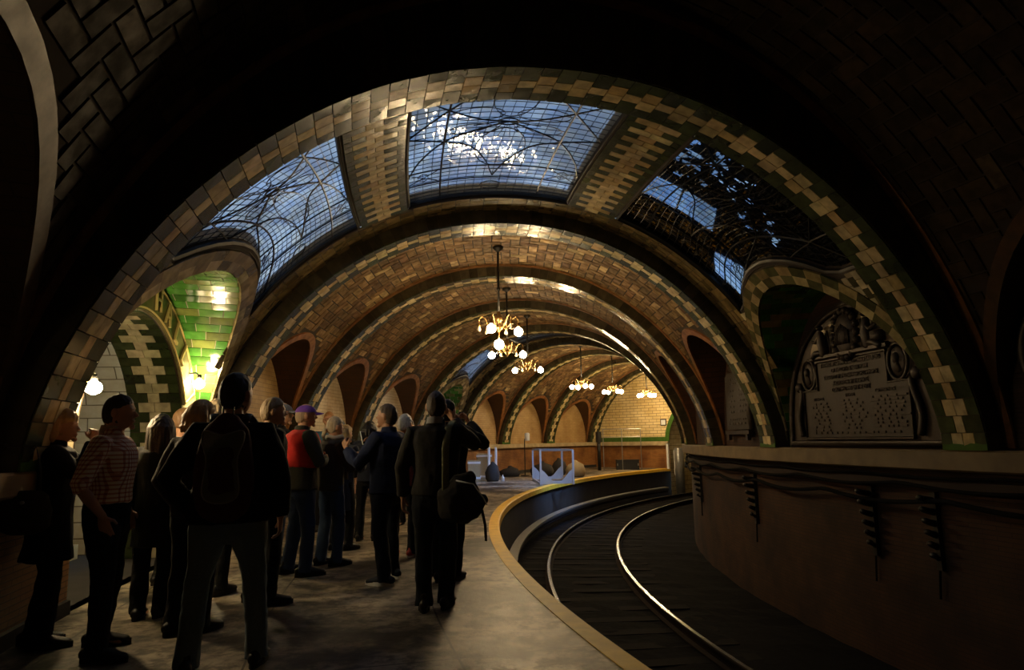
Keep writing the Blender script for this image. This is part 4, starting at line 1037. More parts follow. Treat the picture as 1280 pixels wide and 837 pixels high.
m = MB(); m.box((0, 0, 0), (.30, .02, .30)); m.build('notice_frame', M['iron'], e); m = MB(); m.box((0, -.015, 0), (.22, .01, .22)); m.build('notice_sheet', M['white'], e)
e = tag(empty('edge_post', pos(28.72, te-.012, 0), -te), 'bright white post at the platform end by the tunnel mouth', 'post')
m = MB(); m.box((0, 0, .53), (.10, .08, 1.10)); m.build('post', M['white'], e); m = MB(); m.box((0, 0, 1.10), (.14, .12, .04)); m.build('post_cap', M['grey'], e)
e = tag(empty('signal_case', pos(28.42, te+.004, BEDZ), -te), 'grey signal cylinder standing beside the track at the tunnel mouth', 'signal')
m = MB(); m.lathe((0, 0, 0), [(0, 0), (.2, 0), (.2, 2.05), (.16, 2.1), (0, 2.1)], 16); m.build('cylinder', M['grey'], e, True); m = MB(); m.box((-.21, 0, 1.45), (.06, .08, 1.1)); m.build('conduit', M['white'], e)
e = tag(empty('relay_box', pos(27.55, te+.02, BEDZ), -te), 'small white relay box beside the signal cylinder in the tunnel', 'box')
m = MB(); m.tube([(0, 0, 0), (0, 0, 1.6)], .03, 6); m.build('stem', M['iron'], e); m = MB(); m.box((0, 0, 1.75), (.5, .2, .36)); m.build('case', M['white'], e); m = MB(); m.ball((.05, -.14, 1.75), (.12, .05, .12)); m.build('handwheel', M['iron'], e, True)

# ------------------------------------------------------------------ people
def remesh(mb, name, voxel, smooth=5, disp=None, fac=.5):
    me = mb.mesh(name+'_src'); ob = bpy.data.objects.new(name+'_src', me); C.objects.link(ob)
    md = ob.modifiers.new('r', 'REMESH'); md.mode = 'VOXEL'; md.voxel_size = voxel; md.use_smooth_shade = True
    ms = ob.modifiers.new('s', 'SMOOTH'); ms.iterations = smooth; ms.factor = fac
    dg = bpy.context.evaluated_depsgraph_get(); out = bpy.data.meshes.new_from_object(ob.evaluated_get(dg))
    bpy.data.objects.remove(ob); bpy.data.meshes.remove(me); out.name = name; out.materials.clear()
    for a in list(out.attributes):
        if a.name == 'col': out.attributes.remove(a)
    if disp:
        n = len(out.vertices); co = np.empty(n*3, np.float32); out.vertices.foreach_get('co', co); co = co.reshape(-1, 3)
        nr = np.empty(n*3, np.float32); out.vertices.foreach_get('normal', nr); nr = nr.reshape(-1, 3)
        d = np.array([disp(Vector(c)) for c in co], np.float32); co += nr*d[:, None]; out.vertices.foreach_set('co', co.ravel()); out.update()
    out.polygons.foreach_set('use_smooth', [True]*len(out.polygons)); return out
_hc = [0]
def folds(amp, seed, sx=9, sz=5):
    def f(c): return amp*(mnoise.noise(Vector((c.x*sx+seed, c.y*sx, c.z*sz+c.x*4)))+.5*mnoise.noise(Vector((c.x*sx*2.2, c.y*sx*2.2+seed, c.z*sz*2.5))))
    return f
def hand(mb, w, d, n, s=1.0, curl=.5, side=1):  # w wrist, d direction of the fingers, n palm normal
    w = Vector(w); d = Vector(d).normalized(); n = Vector(n); n = (n-d*n.dot(d)).normalized(); x = d.cross(n).normalized()*side
    k = w+d*.09*s
    mb.tube([w-d*.015, w+d*.03*s, w+d*.06*s, k], [(.026*s, .019*s), (.034*s, .018*s), (.041*s, .016*s), (.040*s, .013*s)], 10, ref=x, rnd=True)
    for q, (o, L_) in enumerate(((.030, .070), (.010, .078), (-.010, .073), (-.029, .058))):
        p0 = k+x*o*s-d*.012; a = curl*(.9+.1*q); p1 = p0+(d*math.cos(a*.6)+n*math.sin(a*.6))*L_*.45*s+x*o*.08
        p2 = p1+(d*math.cos(a*1.5)+n*math.sin(a*1.5))*L_*.32*s; p3 = p2+(d*math.cos(a*2.3)+n*math.sin(a*2.3))*L_*.26*s
        mb.tube([p0, p1, p2, p3], [.0098*s, .0092*s, .0085*s, .0075*s], 8, rnd=True)
    t0 = w+d*.028*s+x*.028*s; t1 = t0+(x*.7+d*.6+n*.35).normalized()*.042*s; t2 = t1+(d*.85+x*.15+n*.5).normalized()*.032*s
    mb.tube([t0-x*.01, t0, t1, t2], [.014*s, .0135*s, .0112*s, .009*s], 8, rnd=True)
def head_matrix(S, yaw, pitch, lean, hs=1.0):
    return Matrix.Translation(Vector((0, .012*S+lean*.6*S, 1.472*S))) @ Matrix.Rotation(yaw, 4, 'Z') @ Matrix.Rotation(pitch, 4, 'X') @ Matrix.Scale(1.03*hs, 4)
def head_geo(mb, HM, S, k=1.0):
    n, m_ = 28, 22; rows = []
    for i in range(m_+1):
        la = -math.pi/2+math.pi*i/m_; row = []
        for j in range(n):
            an = 2*math.pi*j/n; x, y, z = math.cos(la)*math.cos(an), math.cos(la)*math.sin(an), math.sin(la)
            sx = .076*(1-.20*max(0, -z)**1.2); sy = .097
            p = Vector((x*sx, y*sy, z*.118))
            if z < -.2: p.y += .012*min(1, (-z-.2)*2)*(1 if y > -.2 else -.2); p.x *= (1-.18*max(0, -z-.3))
            if y > .3: p.y -= .006*math.exp(-((abs(p.x)-.030)/.018)**2-((p.z-.004)/.014)**2)
            if y < 0: p.y *= 1.04
            row.append(HM @ ((p+Vector((0, .012, .145)))*S*k))
        row.append(row[0]); rows.append(row)
    mb.grid(rows)
    def q(p): return HM @ (Vector(p)*S*k)
    mb.tube([q((0, .100, .160)), q((0, .112, .140)), q((0, .124, .124)), q((0, .112, .115))], [.007*S, .010*S, .0145*S, .010*S], 8, rnd=True)
    mb.tube([q((-.040, .094, .170)), q((0, .106, .172)), q((.040, .094, .170))], .0075*S, 6, rnd=True)
    mb.tube([q((-.022, .100, .088)), q((0, .110, .090)), q((.022, .100, .088))], .0062*S, 6, rnd=True)
    mb.tube([q((-.019, .100, .080)), q((0, .109, .079)), q((.019, .100, .080))], .0068*S, 6, rnd=True)
    mb.ball(q((0, .096, .046)), .020*S, 10, 8)
    for s_ in (-1, 1):
        R3 = HM.to_3x3() @ Matrix.Rotation(-.25*s_, 3, 'Z'); mb.ball(q((s_*.079, .0, .138)), (.010*S, .022*S, .033*S), 8, 8, M=R3)
HAIR = {}
def hair_mat(col):
    if col not in HAIR: HAIR[col] = plain('hair', col, .55, 0, .35, 45, .5)
    return HAIR[col]
def make_hair(style, HM, S, mat, parent, seed):
    mb = MB(); n, m_ = 28, 22; rows = []
    front = {'short': .50, 'fringe': .15, 'bob': .34, 'long': .34, 'pony': .42, 'curly': .40, 'bald': .1}[style]
    for i in range(m_+1):
        la = -math.pi/2+math.pi*i/m_; row = []
        for j in range(n):
            an = 2*math.pi*j/n; x, y, z = math.cos(la)*math.cos(an), math.cos(la)*math.sin(an), math.sin(la)
            lim = front*max(0, y)+max(-.78, -1.7*max(0, -y))+(.02)*(1-abs(y))
            on = (z-lim)/.20
            if style == 'fringe' and z > .55: on = (.62-z)/.07
            on = max(0, min(1, on)); thick = {'short': 1.08, 'fringe': 1.045, 'bob': 1.16, 'long': 1.15, 'pony': 1.07, 'curly': 1.14, 'bald': 1.02}[style]
            f = .90+(thick-.90)*on
            row.append(HM @ ((Vector((x*.076*f, y*.101*f, z*.118*f))+Vector((0, .010, .145)))*S))
        row.append(row[0]); rows.append(row)
    mb.grid(rows)
    def q(p): return HM @ (Vector(p)*S)
    if style in ('bob', 'long'):
        low = .045 if style == 'bob' else -.17
        for k in range(15):
            a = math.pi*(.04+.92*k/14)+math.pi; x, y = .082*math.cos(a), .098*math.sin(a)
            e = 1.12+.05*math.sin(k*2.1+seed)
            mb.tube([q((x*.8, y*.8+.01, .215)), q((x*1.1, y*1.08, .150)), q((x*e, y*e, .08)), q((x*e*1.02, y*e-.01, (low+.08)/2)), q((x*e*.9, y*e-.012, low+.012*math.sin(k*3)))], [.024*S, .030*S, .031*S, .029*S, .015*S], 8, rnd=True)
    if style == 'pony': mb.ball(q((0, -.118, .10)), (.034*S,)*3, 10, 8); mb.tube([q((0, -.12, .09)), q((0, -.135, .04)), q((0, -.12, -.02))], [.026*S, .024*S, .008*S], 8, rnd=True)
    me = remesh(mb, 'hair', .0065, 3, lambda c: .0045*mnoise.noise(Vector((c.x*55, c.y*55, c.z*9+seed)))+.0012*mnoise.noise(c*120)+(.006*mnoise.noise(c*35) if style == 'curly' else 0))
    return link(me, 'hair', mat, parent)
ARMS = {  # elbow, wrist, finger direction, palm normal, curl (for the +x side)
 'down': ((.262, -.035, 1.12), (.270, .045, .875), (.0, .12, -1), (-1, 0, 0), .5),
 'pocket': ((.300, -.07, 1.13), (.215, .045, .93), (-.15, .25, -1), (-1, 0, 0), .3),
 'face': ((.270, .20, 1.24), (.095, .245, 1.50), (-.25, .05, 1), (-.9, -.4, 0), .9),
 'photo': ((.290, .24, 1.30), (.100, .36, 1.52), (-.55, .15, .8), (-.7, -.5, 0), .9),
 'chest': ((.265, .10, 1.12), (.105, .31, 1.22), (-.5, .6, .5), (-.6, -.6, .2), .9),
 'folded': ((.265, .09, 1.13), (.01, .235, 1.17), (-1, .05, .05), (0, -1, 0), .5),
 'phone': ((.250, .16, 1.14), (.190, .36, 1.30), (-.15, .5, .8), (-.9, -.3, 0), .9),
 'strap': ((.290, .03, 1.18), (.15, .14, 1.36), (-.4, -.1, 1), (0, -1, 0), 1.0)}
def cube_limb(*a): pass
def person(label, x, y, h, face, arms=('down', 'down'), top=('jacket', (.015, .015, .018)), legs=(.014, .016, .022), hair=('short', (.03, .02, .012)), head=(0, 0), fat=1.0, stance=(.10, .02, -.03), shoes=((.012, .011, .01), None), lean=0.0, cap=None, glasses=False, vox=.011, skirt=0, hs=1.0, rolled=False, female=False, collar=None, scarf=None, topmat=None, turn=0.0):
    _hc[0] += 1; sd = _hc[0]*3.7; S = h/1.76
    e = tag(empty('person', (x, y, 0), R(face-90)), label, 'person')
    kx = .93 if female else 1.0
    def V(x_, y_, z_): return Vector((x_*S*kx, y_*S+lean*max(0, z_-.9), z_*S))
    HM = head_matrix(S, R(head[0]), R(head[1]), lean, hs)
    st, fy1, fy2 = stance
    # ---- body
    B = MB()
    tor = [((0, -.01, .90), .155, .105), ((0, -.015, 1.0), .150, .105), ((0, -.01, 1.10), .135, .100), ((0, 0, 1.24), .155, .112), ((0, 0, 1.34), .165, .11), ((0, -.005, 1.41), .150, .09), ((0, -.01, 1.455), .085, .065), ((0, .0, 1.50), .056, .056), ((0, .012, 1.57), .054, .056)]
    B.tube([V(*p) for p, a, b in tor], [(a*S*kx*(fat if p[2] < 1.4 else 1), b*S*(fat if p[2] < 1.4 else 1)) for p, a, b in tor], 20, ref=(1, 0, 0), rnd=True)
    B.tube([HM @ Vector((0, -.01, -.03)), HM @ Vector((0, .0, .06*S))], [.056*S, .055*S], 14, rnd=True)
    head_geo(B, HM, S, .97 if female else 1.0)
    aj = []
    for sx, nm in ((1, arms[0]), (-1, arms[1])):
        el, wr, fd, pn, cu = ARMS[nm]; sh = V(sx*.188, -.005, 1.405); el = V(sx*(el[0]*(.5+.5*fat)), el[1], el[2]); wr = V(sx*wr[0]*(.6+.4*fat), wr[1], wr[2])
        aj.append((sh, el, wr, sx, nm))
        B.tube([V(sx*.12, 0, 1.40), sh, (sh+el)/2, el, el.lerp(wr, .35), wr], [.055*S, .056*S, .046*S, .040*S, .041*S, .026*S], 12, rnd=True)
        hand(B, wr, (fd[0]*sx, fd[1], fd[2]), (pn[0]*sx, pn[1], pn[2]), S*(.93 if female else 1), cu, sx)
    lj = []
    for sx, fy in ((1, fy1), (-1, fy2)):
        hp = V(sx*.088, -.01, .93); kn = V(sx*(.092+st*.35), fy*.5+.02, .50); an = V(sx*(.07+st*.6), fy-.02, .085); lj.append((hp, kn, an, sx))
        B.tube([hp, hp.lerp(kn, .5), kn, kn.lerp(an, .35), an], [.082*S, .070*S, .050*S, .052*S, .036*S], 12, rnd=True)
        B.tube([an+Vector((0, -.03, -.03)), an+Vector((0, .06, -.045)), an+Vector((0, .14, -.055))], [(.035*S, .03*S), (.038*S, .026*S), (.034*S, .02*S)], 10, rnd=True)
    body = link(remesh(B, 'body', vox*.62, 2, fac=.4), 'body', M['skin'], e)
    # ---- trousers
    T = MB(); infl = .022 if skirt != 1 else .0
    T.tube([V(0, -.01, .86), V(0, -.01, .95), V(0, -.01, 1.03)], [(.165*S*kx*fat, .118*S*fat), (.168*S*kx*fat, .122*S*fat), (.156*S*kx*fat, .115*S*fat)], 18, ref=(1, 0, 0), rnd=True)
    for hp, kn, an, sx in lj:
        T.tube([hp, hp.lerp(kn, .3), hp.lerp(kn, .7), kn, kn.lerp(an, .4), kn.lerp(an, .8), an+Vector((0, .0, .0)), an+Vector((0, -.008, -.045))], [.096*S*fat, .096*S*fat, .082*S, .073*S, .071*S, .068*S, .070*S, .072*S], 14)
    legmat = cloth('trouser_cloth', legs, scale=60)
    link(remesh(T, 'trousers', vox, 4, folds(.010, sd, 11, 7)), 'trousers', legmat, e)
    # ---- shoes
    for hp, kn, an, sx in lj:
        Q = MB(); t = R(8)*-sx; dx = math.sin(-t)
        def W(px, py, pz): return Vector((an.x+px*S+dx*py*S, an.y+py*S, pz*S))
        Q.tube([W(0, -.075, .055), W(0, -.03, .060), W(0, .04, .058), W(0, .11, .045), W(0, .175, .036)], [(.036*S, .040*S), (.042*S, .050*S), (.046*S, .044*S), (.050*S, .034*S), (.042*S, .024*S)], 14, ref=(1, 0, 0), rnd=True)
        Q.tube([W(0, -.02, .07), W(0, -.02, .115)], .046*S, 12, rnd=True)
        for k, v in enumerate(Q.v): Q.v[k] = (v[0], v[1], max(v[2], .012))
        sh = link(remesh(Q, 'shoe', .007, 3), 'shoe', cloth('shoe_leather', shoes[0], .5, bump=.1), e)
        Z = MB(); outl = [W(.048*math.sin(a)*(1.0 if math.cos(a) > -.3 else .85), .052+.155*math.cos(a), 0) for a in np.linspace(0, 2*math.pi, 25)[:-1]]
        bt = [Vector((p.x, p.y, .002)) for p in outl]; tp = [Vector((p.x, p.y, .038)) for p in outl]; Z.slab(bt, tp); Z.face(bt[::-1])
        so = Z.build('sole', cloth('shoe_sole', shoes[1] or (.02, .018, .016), .7, bump=.1), sh)
    # ---- top
    kind, tcol = top; G = MB(); th_ = {'shirt': .012, 'jacket': .026, 'coat': .030, 'sweater': .020, 'vest': .03}[kind]
    zb = {'shirt': .97, 'jacket': .86, 'coat': .60, 'sweater': .93, 'vest': .9}[kind]
    zb = skirt if skirt > .2 else zb
    g2 = [((0, -.01, 1.455), .100, .080), ((0, -.01, 1.42), .165, .105), ((0, -.003, 1.34), .178, .118), ((0, 0, 1.24), .165, .118), ((0, -.008, 1.10), .152, .112), ((0, -.01, 1.0), .160, .115)]
    if zb < .97: g2.append(((0, -.01, .90), .168, .118))
    if zb < .88: g2.append(((0, -.01, max(zb, .72)), .172, .125))
    if zb < .7: g2.append(((0, -.01, zb), .185, .145))
    else: g2.append(((0, -.01, zb), .170, .120)) if zb < .88 else None
    G.tube([V(*p) for p, a, b in g2], [((a*(fat if p[2] < 1.4 else (1+fat)/2)+th_*(.6 if p[2] > 1.43 else 1))*S*kx, (b*(fat if p[2] < 1.4 else 1)+th_*(.6 if p[2] > 1.43 else 1))*S) for p, a, b in g2], 22, ref=(1, 0, 0), cap=True)
    G.tube([V(0, -.008, 1.43), V(0, -.006, 1.485 if kind != 'shirt' else 1.475)], [.080*S, .066*S], 16)
    if collar or kind in ('jacket', 'coat'): G.tube([V(0, -.015, 1.45), V(0, -.012, 1.515)], [.085*S, .072*S], 16)
    for sh, el, wr, sx, nm in aj:
        end = el.lerp(wr, .12) if rolled else el.lerp(wr, .94)
        pts = [V(sx*.10, -.005, 1.39), sh, (sh+el)/2, el, el.lerp(end, .5), end]
        t2 = th_*.75; G.tube(pts, [(.060+t2)*S, (.062+t2)*S, (.053+t2)*S*(.5+.5*fat), (.048+t2)*S, (.044+t2)*S, ((.046 if rolled else .034)+t2)*S], 14, rnd=False)
    tm_ = topmat or cloth('top_cloth', tcol, scale=40)
    tobj = link(remesh(G, kind, vox, 5, folds(.009 if kind != 'shirt' else .007, sd+9)), {'shirt': 'shirt', 'jacket': 'jacket', 'coat': 'coat', 'sweater': 'sweater', 'vest': 'vest'}[kind], tm_, e)
    if topmat: tobj['label'] = 'checked long-sleeved shirt with rolled sleeves'
    if collar:
        K = MB(); K.tube([V(0, -.02, 1.475), V(0, -.016, 1.530)], [.080*S, .070*S], 16, cap=False); K.tube([V(.0, -.016, 1.530), V(0, -.02, 1.475)], [.064*S, .074*S], 16, cap=False); link(K.mesh('collar'), 'collar', cloth('collar_cloth', collar), e, True)
    if scarf:
        K = MB(); K.tube([V(.085*math.cos(a), .02+.085*math.sin(a), 1.49+.01*math.sin(3*a)) for a in np.linspace(0, 2*math.pi, 17)[:-1]], .030*S, 10, closed=True)
        K.tube([V(.05, .11, 1.47), V(.06, .15, 1.30), V(.065, .15, 1.10), V(.07, .15, .98)], [(.03, .02), (.045, .018), (.05, .016), (.05, .014)], 8)
        link(remesh(K, 'scarf', .009, 3, folds(.006, sd, 20, 14)), 'scarf', cloth('scarf_cloth', scarf), e)
    # ---- hair, cap, glasses
    make_hair(hair[0], HM, S, hair_mat(hair[1]), e, sd)
    if cap:
        K = MB(); rows = []
        for i in range(12):
            la = math.radians(8)+math.radians(82)*i/11; rows.append([HM @ (Vector((.088*math.cos(la)*math.cos(a), .010+.110*math.cos(la)*math.sin(a), .165+.092*math.sin(la)))*S) for a in np.linspace(0, 2*math.pi, 29)])
        K.grid(rows); K.grid([[HM @ (Vector((.088*math.cos(a)*f, .010+.110*math.sin(a)*f, .178-.018*(1 if f > .9 else 1)))*S) for a in np.linspace(0, 2*math.pi, 29)] for f in (1.0, .93)])
        cp = link(K.mesh('cap'), 'cap', cloth('cap_cloth', cap), e, True, True); K = MB()
        br = [[HM @ (Vector((.075*math.sin(t_)*(1-.05*f), .010+.100+.085*f*math.cos(t_*.95) - .03*(1-math.cos(t_))*1.0, .176-.010*f-.022*math.sin(t_)**2+dz))*S) for t_ in np.linspace(-1.25, 1.25, 15)] for f, dz in ((-.15, 0), (1, 0), (1, .006), (-.15, .006), (-.15, 0))]
        K.grid(br); link(K.mesh('brim'), 'brim', cloth('cap_cloth', cap), cp, True); K = MB(); K.ball(HM @ (Vector((0, .01, .258))*S), .008*S, 8, 6); K.build('button', cloth('cap_cloth', cap), cp, True)
    if glasses:
        K = MB()
        for s_ in (-1, 1):
            K.tube([HM @ (Vector((s_*.034+.024*math.cos(a), .114, .145+.019*math.sin(a)))*S) for a in np.linspace(0, 2*math.pi, 17)[:-1]], .0022, 5, closed=True)
            K.tube([HM @ (Vector((s_*.058, .112, .15))*S), HM @ (Vector((s_*.083, .06, .152))*S), HM @ (Vector((s_*.082, -.005, .148))*S)], .0022, 5)
        K.tube([HM @ (Vector((-.01, .116, .15))*S), HM @ (Vector((.01, .116, .15))*S)], .0022, 5); K.build('glasses', M['black'], e)
    for o in e.children: pass
    return e, S, HM
BLK = (.006, .006, .007)
def check_mat():
    m, nt, b = newmat('checked_shirt'); tc = N(nt, 'ShaderNodeTexCoord'); sp = N(nt, 'ShaderNodeSeparateXYZ'); nt.links.new(tc.outputs['Object'], sp.inputs[0])
    def stripes(sock, off, f):
        a = N(nt, 'ShaderNodeMath', operation='MULTIPLY'); a.inputs[1].default_value = f; nt.links.new(sock, a.inputs[0])
        s = N(nt, 'ShaderNodeMath', operation='SINE'); nt.links.new(a.outputs[0], s.inputs[0]); g = N(nt, 'ShaderNodeMath', operation='GREATER_THAN'); g.inputs[1].default_value = .35; nt.links.new(s.outputs[0], g.inputs[0]); return g
    ax = N(nt, 'ShaderNodeMath', operation='ADD'); nt.links.new(sp.outputs[0], ax.inputs[0]); nt.links.new(sp.outputs[1], ax.inputs[1])
    g1 = stripes(ax.outputs[0], 0, 2*math.pi/.026); g2 = stripes(sp.outputs[2], 0, 2*math.pi/.028); ad = N(nt, 'ShaderNodeMath', operation='ADD'); nt.links.new(g1.outputs[0], ad.inputs[0]); nt.links.new(g2.outputs[0], ad.inputs[1])
    rp = N(nt, 'ShaderNodeValToRGB'); e = rp.color_ramp.elements; e[0].position = 0; e[0].color = (.92, .80, .62, 1); e[1].position = .5; e[1].color = (.66, .30, .17, 1); x = rp.color_ramp.elements.new(1.0); x.color = (.38, .12, .08, 1)
    rp.color_ramp.interpolation = 'CONSTANT'; e = rp.color_ramp.elements; e[1].position = .4; e[2].position = .9
    dv = N(nt, 'ShaderNodeMath', operation='MULTIPLY'); dv.inputs[1].default_value = .5; nt.links.new(ad.outputs[0], dv.inputs[0]); nt.links.new(dv.outputs[0], rp.inputs['Fac']); nt.links.new(rp.outputs['Color'], b.inputs['Base Color']); b.inputs['Roughness'].default_value = .8
    return m
DENIM = (.035, .06, .12)
# near figures first
P1 = person('blond person in a dark knee-length coat, hands at the face, by the left wall', -3.28, 4.97, 1.63, 25, ('face', 'face'), ('coat', BLK), BLK, ('bob', (.42, .26, .10)), (-10, 0), 1.05, (.04, .03, -.05), vox=.009, female=True, skirt=.62)
P2 = person('person in a red and cream checked shirt with rolled sleeves and dark trousers', -2.76, 4.76, 1.72, 10, ('pocket', 'pocket'), ('shirt', BLK), (.008, .009, .012), ('short', (.035, .022, .014)), (4, 0), 1.17, (.22, .08, -.06), vox=.009, rolled=True, topmat=check_mat(), collar=(.5, .4, .28))
P3 = person('person wearing a grey-panelled backpack, dark jacket and faded jeans, back to the camera', -1.80, 4.42, 1.79, 104, ('down', 'pocket'), ('jacket', BLK), (.15, .20, .24), ('short', (.02, .013, .009)), (-28, 0), 1.27, (.20, .05, -.04), vox=.009, hs=1.13)
P4 = person('person in a dark sweater and light collar with a green bag strap down the back', -.66, 5.86, 1.79, 88, ('photo', 'down'), ('sweater', (.028, .026, .024)), (.016, .02, .028), ('short', (.05, .028, .014)), (8, 4), 1.10, (.02, .05, -.05), ((.03, .02, .014), None), vox=.009, collar=(.42, .42, .42))
P5 = person('person in a navy jacket and dark trousers with white-soled sneakers, holding up a phone', -1.27, 6.98, 1.75, 155, ('phone', 'phone'), ('jacket', (.018, .026, .065)), (.012, .016, .028), ('short', (.09, .06, .04)), (8, 4), 1.20, (.16, .06, -.08), ((.02, .025, .04), (.85, .83, .78)), vox=.010)
# the crowd
person('person with long brown hair in a black coat, right of the checked shirt', -2.93, 5.72, 1.62, 95, ('pocket', 'down'), ('coat', BLK), BLK, ('long', (.020, .009, .005)), (10, 0), .95, (.03, .03, -.03), female=True)
person('person with a blond bob in a dark hooded jacket, beside the backpack wearer', -2.40, 5.24, 1.70, 70, ('pocket', 'pocket'), ('jacket', (.016, .016, .018)), BLK, ('bob', (.55, .34, .12)), (-20, 0), 1.02, (.05, .05, -.03), female=True)
person('person in a pale blue shirt mostly hidden behind the blond bob', -3.38, 7.0, 1.74, 60, ('pocket', 'chest'), ('shirt', (.30, .36, .42)), BLK, ('short', (.20, .11, .05)), (-15, 0), 1.0)
person('grey-haired person whose head shows between the blond bob and the backpack wearer', -2.82, 6.5, 1.79, 80, ('down', 'down'), ('jacket', (.05, .04, .035)), BLK, ('curly', (.50, .38, .24)), (0, 0), 1.0)
person('person with close-cropped tan hair looking right, behind the shoulder of the backpack wearer', -2.18, 6.16, 1.78, 35, ('down', 'down'), ('jacket', BLK), BLK, ('short', (.36, .25, .14)), (-8, 0), 1.06)
person('person in a grey cap and dark glasses facing right, half hidden', -2.70, 7.95, 1.84, 15, ('down', 'down'), ('jacket', BLK), DENIM, ('fringe', (.12, .09, .07)), (-8, 0), 1.0, cap=(.16, .17, .19), glasses=True)
PC = person('person in a purple cap and olive jacket with red collar, arms folded, blue jeans', -2.26, 7.40, 1.79, 35, ('folded', 'folded'), ('jacket', (.040, .038, .026)), (.028, .045, .10), ('fringe', (.35, .25, .16)), (-6, 0), 1.18, (.12, .04, -.05), cap=(.16, .06, .36))
person('person with fair hair tied back and a pale scarf, beside the purple cap', -2.08, 7.95, 1.67, 50, ('chest', 'down'), ('jacket', (.05, .04, .03)), DENIM, ('pony', (.45, .36, .24)), (-10, 0), .98, scarf=(.42, .38, .33), female=True)
person('person in a denim shirt and glasses facing the camera', -2.95, 11.0, 1.86, -75, ('down', 'down'), ('shirt', (.06, .13, .20)), BLK, ('short', (.36, .17, .06)), (0, 0), 1.0, glasses=True)
person('short person with a black knitted hat, back to the camera, before the denim shirt', -2.57, 10.15, 1.70, 95, ('down', 'down'), ('coat', BLK), BLK, ('curly', (.006, .006, .006)), (0, 0), .95, female=True)
person('person with long blond hair, black dress and light blue sleeve', -2.22, 9.05, 1.59, 60, ('chest', 'down'), ('coat', (.03, .035, .05)), BLK, ('long', (.55, .35, .14)), (-10, 0), .95, female=True, skirt=.55)
person('short dark-haired person just left of the navy jacket', -2.06, 9.85, 1.66, 80, ('chest', 'chest'), ('jacket', (.015, .018, .03)), BLK, ('bob', (.008, .007, .007)), (0, 0), .95, female=True)
person('white-haired person behind the navy jacket with red sneakers', -1.34, 8.45, 1.70, 70, ('photo', 'down'), ('jacket', (.20, .03, .02)), BLK, ('curly', (.62, .58, .52)), (0, 0), 1.0, shoes=((.35, .05, .03), (.6, .55, .5)))
PH = person('person in a black coat raising a camera overhead, beyond the dark sweater', -.67, 7.0, 1.79, 75, ('photo', 'photo'), ('coat', BLK), BLK, ('short', (.012, .01, .01)), (-10, 8), 1.08, (.0, .03, -.03), skirt=.75)
person('person in dark clothes standing at the back of the group near the far wall', -1.75, 11.6, 1.74, -100, ('down', 'down'), ('jacket', (.03, .025, .03)), BLK, ('short', (.05, .035, .025)), (0, 0), 1.0)

# ---- red vest, bags, camera, phone
K = MB(); S_ = PC[1]
K.tube([(0, -.01*S_, 1.47*S_), (0, -.012*S_, 1.43*S_), (0, -.006*S_, 1.34*S_), (0, -.0, 1.20*S_), (0, -.008, 1.08*S_)], [(.112*S_, .095*S_), (.232*S_, .152*S_), (.252*S_, .178*S_), (.238*S_, .176*S_), (.215*S_, .160*S_)], 22, ref=(1, 0, 0))
vst = link(remesh(K, 'vest', .011, 4, folds(.006, 4)), 'vest', cloth('red_fleece', (.50, .025, .02)), PC[0]); vst['label'] = 'red vest over the jacket'
K = MB(); K.ball((-.07, -.182*S_, 1.33*S_), (.045, .012, .055), 14, 8); K.build('badge', cloth('grey_badge', (.3, .3, .32)), vst, True)
e = tag(empty('camera', (0, 0, 0)), 'black compact camera held up by the person in the black coat', 'camera'); a = R(75-90)
e.location = Vector((-.67, 7.0, 1.58))+Matrix.Rotation(a, 3, 'Z') @ Vector((.0, .43, .03)); e.rotation_euler = (0, 0, a)
m = MB(); m.box((0, 0, 0), (.125, .04, .075)); m.box((0, 0, .045), (.05, .035, .02)); m.build('camera_body', M['black'], e); m = MB(); m.tube([(0, .02, 0), (0, .07, 0)], .03, 14); m.build('lens', M['black'], e, True); m = MB(); m.box((0, -.021, 0), (.08, .003, .055)); m.build('screen', M['deadbulb'], e)
e = tag(empty('phone', (0, 0, 0)), 'slim phone held up by the person in the navy jacket', 'phone'); a = R(155-90)
e.location = Vector((-1.27, 6.98, 0))+Matrix.Rotation(a, 3, 'Z') @ Vector((.165, .43, 1.40)); e.rotation_euler = (R(-15), 0, a)
m = MB(); m.box((0, 0, 0), (.072, .009, .145)); m.build('phone_body', M['white'], e); m = MB(); m.box((0, -.0055, 0), (.064, .002, .125)); m.build('screen', M['black'], e)
e = tag(empty('camera', (0, 0, 0)), 'small camera at the face of the blond person by the left wall', 'camera'); a = R(25-90)
e.location = Vector((-3.28, 4.97, 0))+Matrix.Rotation(a, 3, 'Z') @ Vector((0, .30, 1.50)); e.rotation_euler = (0, 0, a)
m = MB(); m.box((0, 0, 0), (.11, .035, .07)); m.build('camera_body', M['black'], e); m = MB(); m.tube([(0, .015, 0), (0, .05, 0)], .025, 12); m.build('lens', M['grey'], e, True)
